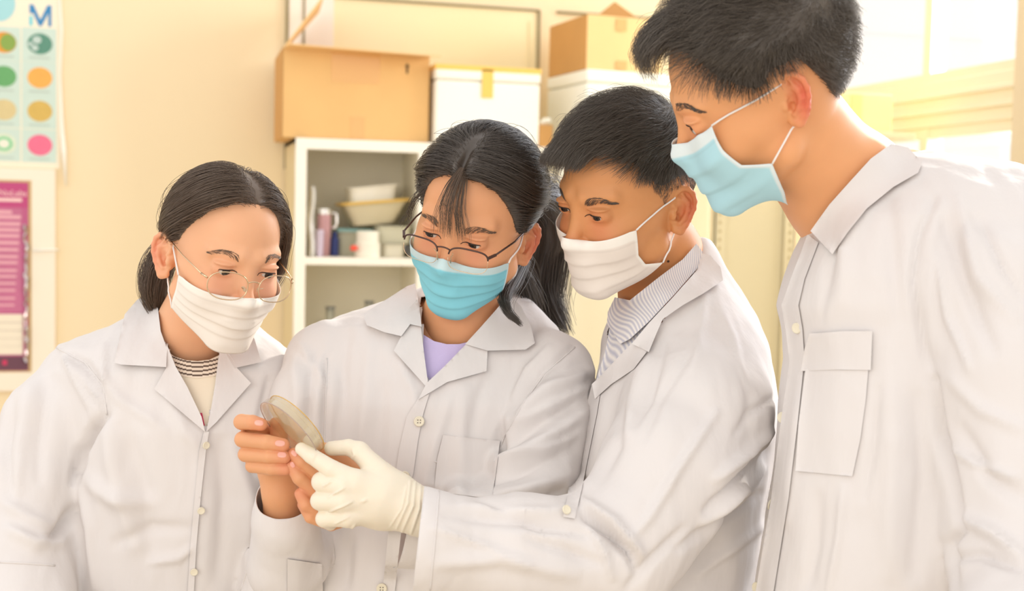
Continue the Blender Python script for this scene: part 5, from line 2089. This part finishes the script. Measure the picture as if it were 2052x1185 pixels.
def add_nails(p, root, items):
    m_n = mat('finger_nail', srgb((236, 172, 156)), rough=.25, spec=.6)
    tree = BVHTree.FromObject(root, bpy.context.evaluated_depsgraph_get()) if False else None
    me = root.data
    org = np.array(root['_org'])
    n = len(me.vertices)
    co = np.empty(n * 3, dtype=np.float32)
    me.vertices.foreach_get('co', co)
    co = w2v(co.reshape(-1, 3) + org)
    sel = (co[:, 1] < 1.53) & (co[:, 2] < V(0, 820, 1.46)[2])
    faces = [tuple(pl.vertices) for pl in me.polygons if all(sel[i] for i in pl.vertices)]
    T = BVHTree.FromPolygons([tuple(c) for c in co], faces)
    for (x, y, d, rx, ry, ang) in items:
        a = math.radians(ang)
        poly = []
        for k in range(16):
            t = 2 * math.pi * k / 16
            ex, ey = rx * np.sign(math.cos(t)) * abs(math.cos(t)) ** .8, ry * np.sign(math.sin(t)) * abs(math.sin(t)) ** .8
            poly.append((x + ex * math.cos(a) - ey * math.sin(a), y + ex * math.sin(a) + ey * math.cos(a)))
        sheet('fingernail', poly, [T], m_n, root, off=.0005, thick=.0006, step=2.5, relax=2)


# ================================================================== PERSON C (white mask, glove)
def person_c():
    tab = [(0, .088), (14, .090), (30, .088), (44, .080), (52, .078), (60, .064), (70, .044), (78, .024), (86, .012), (94, .028), (116, .030), (128, .0), (145, -.03), (160, -.05), (180, -.06)]
    p = start_head((.416, .068, -.918), (.152, 1.600, .1215), .975, True, 1.0, ear=(-.0045, .002), stub=.55, neck=[(V(1332, 505, 1.65), .046), (V(1322, 588, 1.665), .056)], slit=.0030,
                   skin=(214, 150, 98), ruddy=(206, 108, 78), ear_red=.7, table=tab)
    rows = [(480, 1350, 1420, 1.68, .03), (505, 1325, 1435, 1.68, .05), (540, 1290, 1450, 1.68, .075), (590, 1250, 1480, 1.675, .11), (640, 1222, 1510, 1.67, .135), (690, 1203, 1533, 1.665, .15), (760, 1186, 1549, 1.66, .150), (850, 1166, 1560, 1.65, .152),
            (950, 1148, 1547, 1.65, .152), (1080, 1130, 1525, 1.65, .152), (1185, 1110, 1503, 1.65, .152), (1500, 1080, 1530, 1.68, .17), (1640, 1070, 1540, 1.69, .175)]
    foot = floor_pt(1310, 1.74)
    extra = [inner_torso(p, rows, .026) + (srgb((214, 150, 104)),)]
    root = body(p, 'person', extra, foot)
    tag(root, 'man in white mask and lab coat reaching out a gloved hand to hold the dish', 'person', 'people in lab coats looking at the dish')
    add_eyes(p, root, gaze=(.12, -1, -.12), brow=(.029, .004, .0024, 210), slit=.0030)
    sl = [(1408, 745, 1.60, .078), (1395, 830, 1.53, .088), (1335, 950, 1.47, .080), (1255, 1075, 1.43, .070), (1225, 1125, 1.42, .066), (1030, 1105, 1.39, .058), (838, 1086, 1.36, .0550), (760, 1076, 1.35, .0545)]
    cc = V(838, 1086, 1.36)
    folds = [([(1432, 829), (1360, 940), (1300, 1040), (1268, 1075)], 10, .004), ([(1171, 1038), (1220, 1070), (1262, 1110), (1275, 1140)], 9, -.010), ([(1172, 1012), (1230, 1045), (1285, 1110)], 12, .007),
             ([(1542, 866), (1490, 910), (1432, 961)], 9, .005), ([(1537, 905), (1480, 960), (1416, 1024)], 10, -.006), ([(1530, 940), (1470, 990), (1410, 1050)], 10, .005), ([(1525, 990), (1440, 1040), (1360, 1100)], 10, -.004),
             ([(1260, 1180), (1300, 1130), (1370, 1060)], 10, -.004), ([(1250, 820), (1240, 880), (1200, 960)], 14, -.003), ([(1300, 700), (1270, 800), (1250, 880)], 14, .004), ([(1330, 690), (1300, 800), (1270, 850)], 12, -.004),
             ([(900, 1030), (1000, 1040), (1120, 1060)], 14, -.004), ([(880, 1130), (1000, 1120), (1150, 1150)], 16, .004), ([(930, 1010), (1030, 1030), (1150, 1035)], 10, .003), ([(1060, 1080), (1120, 1100), (1200, 1130)], 12, -.004),
             ([(1410, 600), (1400, 700), (1390, 740)], 12, .003), ([(1480, 700), (1500, 800), (1495, 880)], 16, -.003), ([(1215, 800), (1190, 900), (1170, 1000)], 12, .002), ([(1545, 800), (1500, 830), (1470, 870)], 8, -.003), ([(1540, 1050), (1460, 1100), (1400, 1150)], 10, .003), ([(1180, 1060), (1210, 1100), (1230, 1160)], 8, .004), ([(960, 1000), (1080, 1060), (1180, 1075)], 8, -.003), ([(870, 1060), (960, 1090), (1060, 1130)], 9, .0025), ([(1390, 700), (1330, 790), (1290, 880)], 10, -.0025), ([(1450, 640), (1480, 720), (1500, 780)], 10, .0025)]
    opening = [(1210, 640), (1222, 700), (1200, 745), (1190, 775), (1215, 755), (1266, 700), (1330, 640), (1385, 560), (1400, 520), (1340, 505), (1270, 570)]
    coat = build_coat(p, root, rows, [sl], folds=folds, opening=opening, seed=9, cuts=[(cc, (-.985, -.05, .11), .125)], k=.02)
    tr = [p.coat_full, p.nbvh]
    it = bvh(*inner_torso(p, rows, .006))
    m_sh = mat('striped_shirt', srgb((222, 218, 216)), rough=.85, bump=.1, bscale=200)
    nt = m_sh.node_tree
    # fine pinstripe
    wv = nt.nodes.new('ShaderNodeTexWave')
    wv.inputs['Scale'].default_value = 110
    tcn = [n_ for n_ in nt.nodes if n_.type == 'TEX_COORD'][0]
    nt.links.new(tcn.outputs['Object'], wv.inputs['Vector'])
    mx = nt.nodes.new('ShaderNodeMix')
    mx.data_type = 'RGBA'
    mx.inputs[6].default_value = (*srgb((196, 196, 208)), 1)
    mx.inputs[7].default_value = (*srgb((240, 236, 232)), 1)
    nt.links.new(wv.outputs['Fac'], mx.inputs[0])
    nt.links.new(mx.outputs[2], nt.nodes['Principled BSDF'].inputs['Base Color'])
    sh, _, _ = sheet('shirt', [(1224, 640), (1250, 620), (1300, 610), (1330, 600), (1330, 640), (1270, 700), (1225, 750), (1196, 790), (1194, 765), (1214, 700)], [it, p.hbvh], m_sh, root, off=.004, step=5, relax=20)
    sheet('collar', [(1218, 625), (1216, 650), (1242, 690), (1262, 680), (1300, 645), (1350, 592), (1400, 535), (1408, 505), (1396, 488), (1368, 520), (1320, 556), (1262, 602), (1232, 596)], tr, m_sh, sh, off=.007, thick=.0025, relax=30)
    # coat collar and front
    sheet('lapel', [(1266, 688), (1300, 700), (1270, 740), (1225, 770), (1192, 800), (1186, 770), (1205, 752), (1235, 720)], tr, M_COAT, coat, off=.007, relax=20)
    sheet('collar', [(1266, 689), (1300, 706), (1314, 672), (1328, 640), (1368, 612), (1410, 588), (1449, 562), (1444, 536), (1424, 512), (1406, 508), (1398, 540), (1350, 594), (1300, 648)], tr, M_COAT, coat, off=.014, thick=.003, relax=30)
    sheet('placket', [(1186, 770), (1206, 768), (1196, 830), (1182, 900), (1166, 980), (1152, 1040), (1128, 1036), (1136, 1000), (1152, 900), (1168, 840)], tr, M_COAT, coat, off=.004, relax=8)
    for x, y in ((1166, 903), (1135, 1022)):
        button(tr, x, y, 9.5, M_BUTTON, coat, None, off=.006)
    for l in ([(880, 984), (872, 1080), (862, 1184)],):
        seam('seam', l, tr, M_COAT, coat, r=.001)
    legs(root, foot[0], foot[1], .70, (-.7, -1))
    # glove
    G = SDF()
    K1 = .0016
    for pts in ([(604, 900, 1.436, .0074), (624, 914, 1.430, .0090), (665, 941, 1.424, .0105), (715, 966, 1.424, .0130), (770, 985, 1.430, .018)],
                [(664, 899, 1.462, .0085), (698, 897, 1.458, .0096), (720, 905, 1.452, .0105), (762, 950, 1.440, .015)],
                [(652, 985, 1.448, .009), (645, 966, 1.430, .0118), (690, 975, 1.420, .0125), (740, 990, 1.425, .014)],
                [(650, 1014, 1.448, .009), (641, 1004, 1.430, .0108), (690, 1005, 1.418, .0122), (745, 1005, 1.425, .014)],
                [(662, 1050, 1.450, .008), (650, 1040, 1.432, .0100), (700, 1036, 1.422, .0115), (755, 1020, 1.428, .014)]):
        c = chain_px(pts)
        for i, ((a, ra), (b, rb)) in enumerate(zip(c[:-1], c[1:])):
            G.cone(a, b, ra, rb, K1 if i < len(c) - 2 else .006)
    G.ell(V(768, 1001, 1.436), (.044, .021, .036), .010)
    G.chain(chain_px([(780, 1003, 1.438, .030), (830, 1022, 1.432, .0255), (850, 1030, 1.430, .0245), (930, 1055, 1.420, .025)]), .010)
    F, lo, ax = G.grid(.0013)
    v, q = nets(F, lo, .0013)
    gf = [([(822, 965), (818, 1010), (795, 1060)], 2.6, .0012), ([(832, 968), (829, 1015), (806, 1066)], 2.6, .0013), ([(843, 972), (841, 1020), (824, 1070)], 2.6, .0014), ([(815, 975), (806, 1020), (782, 1056)], 2.2, .0008),
          ([(648, 975), (668, 963)], 2.2, .0010), ([(658, 998), (684, 982), (690, 978)], 2.2, .0011), ([(654, 1028), (690, 1014), (706, 1006)], 2.2, .0011), ([(672, 1050), (700, 1036)], 2.2, .0009),
          ([(628, 922), (630, 912), (638, 906)], 2.4, .0009), ([(706, 900), (710, 912), (706, 920)], 2.4, .0008), ([(700, 1064), (712, 1052)], 2.0, .0008), ([(735, 1002), (725, 1006)], 3.5, .0008)]
    v = displace(v, q, gf)
    make('glove', v2w(v), q, mat('latex_white', srgb((236, 226, 206)), rough=.45, spec=.4, bump=.05, bscale=150, sss=.1), root, True)
    add_mask(p, root, False, edge=((0, 61, 24), (.4, 62, 0), (.65, 70, -13), (1, 92, -17)), top=17, bot=-50, pw=5, side=.002, colr=(232, 222, 212), pleat=.0018)
    # hair

    def flow(P, R):
        top = np.clip((R[:, 2] - .055) / .03, 0, 1)[:, None]
        fw = np.stack([-.25 + 0 * R[:, 0], -1 + 0 * R[:, 0], -.15 + 0 * R[:, 0]], 1)
        sd = np.stack([0 * R[:, 0], -.35 + .9 * np.clip(R[:, 1] / .06, 0, 1), -1 + 0 * R[:, 0]], 1)
        cr_ = R - np.array([.02, .055, .11])
        w = np.exp(-(cr_ ** 2).sum(1) / .03 ** 2)[:, None]
        return fw * top + sd * (1 - top) + cr_ * 30 * w
    volz = lambda P: np.interp(P[:, 2], [-.02, .03, .06, .09, .13], [.0, .0014, .007, .019, .022]) * np.interp(P[:, 1], [-.09, .03, .09], [1.1, .9, .7])
    hair = add_hair(p, root, lambda P: volz(P) * .6, tab, 17000, 10, lambda R: np.interp(R[:, 2], [-.02, .03, .055, .075, .09], [.004, .005, .012, .036, .045]), flow,
                    lambda R, t: volz(R) * (.30 + .95 * min(1, t * 1.6)), M_HAIRD, rad=(.00022, .00008), jitter=.28, clump=1.2, weight=lambda c: np.interp(c[:, 2], [0, .03, .06], [.35, .6, 1]))
    fr = []
    for i in range(30):
        x0 = -.050 + .085 * (i / 29)
        z0 = .106 - 4 * x0 * x0
        fr.append([(x0, -.050, z0 + .006), (x0 * 1.02, -.085 + 5 * x0 * x0, z0 - .004), (x0 * 1.02 - .003, -.108 + 7 * x0 * x0, z0 - .016), (x0 - .006, -.117 + 7 * x0 * x0, z0 - .024 - RNG.random() * .008)])
    lock(p, hair, fr, 1500, .0035, M_HAIRD, K=10, rad=(.00024, .00008))
    mole(p, tr, root, 1339, 524)
    return p, root


def mole(p, tr, root, px, py):
    h = cast([p.hbvh], px, py)
    if h:
        b = bmesh.new()
        bmesh.ops.create_uvsphere(b, u_segments=12, v_segments=8, radius=.0016)
        vv = np.array([x.co[:] for x in b.verts]) + v2w(V(px, py, h))
        ff = [[x.index for x in f.verts] for f in b.faces]
        b.free()
        make('mole', vv, ff, mat('mole_skin', (.05, .03, .02), rough=.7), root)


# ================================================================== PERSON D (right, tall, pale blue mask)
def person_d():
    tab = [(0, .094), (20, .094), (36, .088), (46, .074), (54, .062), (62, .054), (70, .044), (78, .036), (86, .036), (94, .048), (116, .048), (128, .014), (142, -.015), (160, -.035), (180, -.045)]
    p = start_head((.665, .066, -1.60), (.2792, 1.375, .2242), 1.02, True, 1.02, ear=(.010, -.001), tweak=(0, -4, 0), neck=[(V(1610, 290, 1.42), .060), (V(1700, 385, 1.45), .070), (V(1780, 480, 1.47), .072)], slit=.0060,
                   skin=(232, 168, 118), ruddy=(226, 120, 92), ear_red=.9, table=tab)
    rows = [(300, 1760, 1880, 1.47, .03), (318, 1735, 1960, 1.465, .06), (345, 1705, 2060, 1.46, .09), (390, 1665, 2120, 1.455, .12), (440, 1635, 2150, 1.45, .14), (500, 1606, 2170, 1.445, .145), (560, 1582, 2180, 1.44, .148), (612, 1566, 2190, 1.44, .150), (650, 1574, 2190, 1.44, .150), (720, 1582, 2195, 1.435, .150),
            (850, 1562, 2195, 1.43, .152), (1000, 1543, 2190, 1.43, .152), (1185, 1512, 2180, 1.43, .152), (1500, 1480, 2180, 1.44, .175), (1850, 1470, 2200, 1.46, .18)]
    foot = floor_pt(1820, 1.50)
    extra = [inner_torso(p, rows, .026) + (srgb((230, 170, 122)),)]
    root = body(p, 'person', extra, foot)
    tag(root, 'tall man in pale blue mask bending forward, rightmost of the four people', 'person', 'people in lab coats looking at the dish')
    add_eyes(p, root, gaze=(-.05, -1, -.12), brow=(.032, .004, .0026, 230), slit=.0060)
    sl = [(1985, 500, 1.40, .085), (1992, 600, 1.34, .088), (2015, 760, 1.30, .082), (2045, 950, 1.27, .080), (2060, 1060, 1.26, .082), (2075, 1250, 1.20, .075), (2000, 1400, 1.10, .06)]
    folds = [([(1872, 395), (1840, 470), (1830, 560), (1848, 680), (1866, 760)], 9, -.0035), ([(1890, 400), (1866, 480), (1862, 600), (1874, 700)], 14, .002), ([(1920, 400), (1960, 560), (2030, 640)], 16, .004), ([(1890, 430), (1930, 560), (1990, 700)], 16, -.004),
             ([(1866, 760), (1880, 870), (1905, 980), (1920, 1060)], 9, -.008), ([(1920, 1062), (1896, 1090), (1905, 1140), (1915, 1185)], 10, -.008), ([(1930, 1040), (1990, 1070), (2050, 1120)], 14, .006), ([(1740, 420), (1700, 500), (1690, 600)], 16, .003),
             ([(1780, 400), (1790, 520), (1800, 640)], 18, -.003), ([(1900, 760), (1960, 820), (2050, 860)], 14, .003), ([(1920, 860), (1980, 960), (2050, 1000)], 16, -.004), ([(1600, 760), (1590, 900), (1570, 1040)], 14, .003), ([(1640, 1000), (1630, 1100), (1610, 1185)], 16, -.003),
             ([(1780, 700), (1790, 900), (1780, 1150)], 24, .003), ([(1840, 800), (1850, 950), (1830, 1150)], 20, -.004), ([(1880, 520), (1900, 640), (1940, 740)], 9, .003), ([(1960, 440), (2010, 540), (2050, 600)], 10, -.003), ([(1900, 900), (1950, 930), (2040, 960)], 9, .003), ([(1690, 980), (1680, 1080), (1660, 1185)], 10, .0025), ([(1760, 780), (1750, 900), (1730, 1000)], 10, -.002), ([(1900, 1120), (1960, 1110), (2040, 1140)], 10, -.004), ([(1700, 430), (1670, 540), (1650, 640)], 10, -.002)]
    opening = [(1650, 400), (1636, 462), (1645, 478), (1700, 420), (1760, 340), (1790, 290), (1740, 260), (1660, 330)]
    coat = build_coat(p, root, rows, [sl], folds=folds, opening=opening, seed=14, k=.012)
    tr = [p.coat_full, p.nbvh]
    sheet('collar', [(1624, 463), (1668, 510), (1700, 464), (1737, 418), (1790, 375), (1840, 346), (1848, 326), (1820, 296), (1786, 288), (1745, 318), (1705, 362), (1662, 410)], tr, M_COAT, coat, off=.010, thick=.003, relax=30)
    sheet('placket', [(1618, 470), (1640, 486), (1612, 560), (1600, 612), (1608, 660), (1612, 720), (1598, 850), (1580, 1000), (1548, 1200), (1512, 1200), (1545, 1000), (1564, 850), (1582, 725), (1574, 660), (1566, 612), (1584, 560), (1604, 508)], tr, M_COAT, coat, off=.004, relax=10)
    for x, y in ((1597, 658), (1567, 837), (1543, 1011), (1516, 1178)):
        button(tr, x, y, 11, M_BUTTON, coat, None, off=.006)
    pk, _, _ = sheet('chest_pocket', [(1614, 740), (1740, 740), (1735, 800), (1724, 880), (1708, 955), (1594, 944), (1600, 850)], tr, M_COAT, coat, off=.003, thick=.0015, relax=6)
    sheet('pocket_flap', [(1622, 669), (1690, 664), (1748, 664), (1745, 742), (1680, 741), (1605, 744), (1612, 700)], tr, M_COAT, pk, off=.0055, thick=.002, relax=6)
    for l in ([(1615, 500), (1600, 560), (1588, 612)],):
        seam('seam', l, tr, M_COAT, coat, r=.001)
    legs(root, foot[0], foot[1], .80, (-1, -.6))
    add_mask(p, root, True, edge=((0, 50, 37), (.3, 54, 21), (.5, 62, 7), (.68, 83, 0), (.85, 83, -34), (1, 78, -64)), top=20, mid=0, bot=-54, pw=3, vlow=.68, low=.006, colr=(176, 220, 232), band=(222, 234, 236), pleat=.0028, side=.004)

    def flow(P, R):
        top = np.clip((R[:, 2] - .06) / .03, 0, 1)[:, None]
        fw = np.stack([-.15 + 0 * R[:, 0], -1 + 0 * R[:, 0], .05 + 0 * R[:, 0]], 1)
        sd = np.stack([0 * R[:, 0], -.25 + .8 * np.clip(R[:, 1] / .06, 0, 1), -1 + 0 * R[:, 0]], 1)
        return fw * top + sd * (1 - top)
    volz = lambda P: np.interp(P[:, 2], [-.05, .0, .05, .09, .13], [.004, .009, .014, .020, .022]) * np.interp(P[:, 1], [-.09, .03, .09], [1.05, 1.0, .9])
    hair = add_hair(p, root, lambda P: volz(P) * .6, tab, 17000, 10, lambda R: np.interp(R[:, 2], [-.05, .0, .05, .075, .09], [.010, .010, .013, .030, .042]), flow,
                    lambda R, t: volz(R) * (.35 + 1.0 * min(1, t * 1.4)), M_HAIRD, rad=(.00022, .00008), jitter=.42, clump=1.3, curl=.12)
    fr = []
    for i in range(26):
        x0 = -.040 + .075 * (i / 25)
        z0 = .112 - 4 * x0 * x0
        e = RNG.random()
        fr.append([(x0, -.045, z0 + .008), (x0, -.085 + 4 * x0 * x0, z0 + .004), (x0 + .004, -.108 + 5 * x0 * x0, z0 - .008), (x0 + .010, -.114 + 6 * x0 * x0 + .006 * e, z0 - .022 - e * .012)])
    lock(p, hair, fr, 700, .0045, M_HAIRD, K=12, rad=(.00024, .00007), wob=.005)
    return p, root


# ================================================================== the dish
def dish():
    ax = np.array([.62, .47, .63])
    ax /= np.linalg.norm(ax)
    c0 = V(578, 865, 1.446)
    axw = R_VW @ ax
    o = empty('petri_dish', v2w(c0))
    tag(o, 'round clear petri dish with pale yellow medium held up between bare and gloved fingers', 'petri dish')
    gl = bpy.data.materials.new('clear_plastic')
    gl.use_nodes = True
    nt = gl.node_tree
    nt.nodes.remove(nt.nodes['Principled BSDF'])
    t = nt.nodes.new('ShaderNodeBsdfTransparent')
    t.inputs[0].default_value = (.99, .985, .97, 1)
    g = nt.nodes.new('ShaderNodeBsdfGlossy')
    g.inputs['Roughness'].default_value = .05
    lw = nt.nodes.new('ShaderNodeLayerWeight')
    lw.inputs[0].default_value = .35
    mr = nt.nodes.new('ShaderNodeMapRange')
    mr.inputs[3].default_value = .03
    mr.inputs[4].default_value = .28
    mx = nt.nodes.new('ShaderNodeMixShader')
    nt.links.new(lw.outputs['Facing'], mr.inputs[0])
    nt.links.new(mr.outputs[0], mx.inputs[0])
    nt.links.new(t.outputs[0], mx.inputs[1])
    nt.links.new(g.outputs[0], mx.inputs[2])
    nt.links.new(mx.outputs[0], nt.nodes['Material Output'].inputs[0])
    w0 = v2w(c0)
    R = .0445
    MB().lathe([(0, 0), (R, 0), (R + .0003, .0004), (R, .0075), (R - .0012, .0075), (R - .0012, .0012), (0, .0012)], w0, axw, 96).build('lid', gl, o, smooth=False)
    Rb = .0425
    MB().lathe([(0, .0145), (Rb, .0145), (Rb + .0003, .014), (Rb, .002), (Rb - .0012, .002), (Rb - .0012, .0133), (0, .0133)], w0, axw, 96).build('base', gl, o, smooth=False)
    ag = bpy.data.materials.new('agar')
    ag.use_nodes = True
    nt = ag.node_tree
    nt.nodes.remove(nt.nodes['Principled BSDF'])
    t = nt.nodes.new('ShaderNodeBsdfTransparent')
    t.inputs[0].default_value = (.995, .975, .90, 1)
    g = nt.nodes.new('ShaderNodeBsdfTranslucent')
    g.inputs[0].default_value = (.98, .92, .74, 1)
    d_ = nt.nodes.new('ShaderNodeBsdfDiffuse')
    d_.inputs[0].default_value = (.97, .90, .70, 1)
    m1 = nt.nodes.new('ShaderNodeMixShader')
    nt.links.new(g.outputs[0], m1.inputs[1])
    nt.links.new(d_.outputs[0], m1.inputs[2])
    mx = nt.nodes.new('ShaderNodeMixShader')
    mx.inputs[0].default_value = .30
    nt.links.new(t.outputs[0], mx.inputs[1])
    nt.links.new(m1.outputs[0], mx.inputs[2])
    nt.links.new(mx.outputs[0], nt.nodes['Material Output'].inputs[0])
    MB().lathe([(0, .0090), (Rb - .0014, .0090), (Rb - .0014, .0131), (0, .0131)], w0, axw, 96).build('agar', ag, o, smooth=False)
    MB().tube([w0 + axw * .0143 + (R_VW @ q_) * (Rb - .0002) for q_ in ring_dirs(ax)], .0007, 6, closed=True).build('base_rim', mat('amber_edge', srgb((240, 200, 110)), rough=.2, trans=.4), o, smooth=True)
    MB().tube([w0 + axw * .0004 + (R_VW @ q_) * (R + .0001) for q_ in ring_dirs(ax)], .00055, 6, closed=True).build('lid_rim', mat('clear_edge', srgb((214, 196, 190)), rough=.15, trans=.6), o, smooth=True)


def ring_dirs(ax, n=96):
    a = np.cross(ax, [0, 0, 1.0])
    a /= np.linalg.norm(a)
    b = np.cross(ax, a)
    return [a * math.cos(2 * math.pi * k / n) + b * math.sin(2 * math.pi * k / n) for k in range(n)]


PEOPLE = [person_a(), person_b(), person_c(), person_d()]
dish()
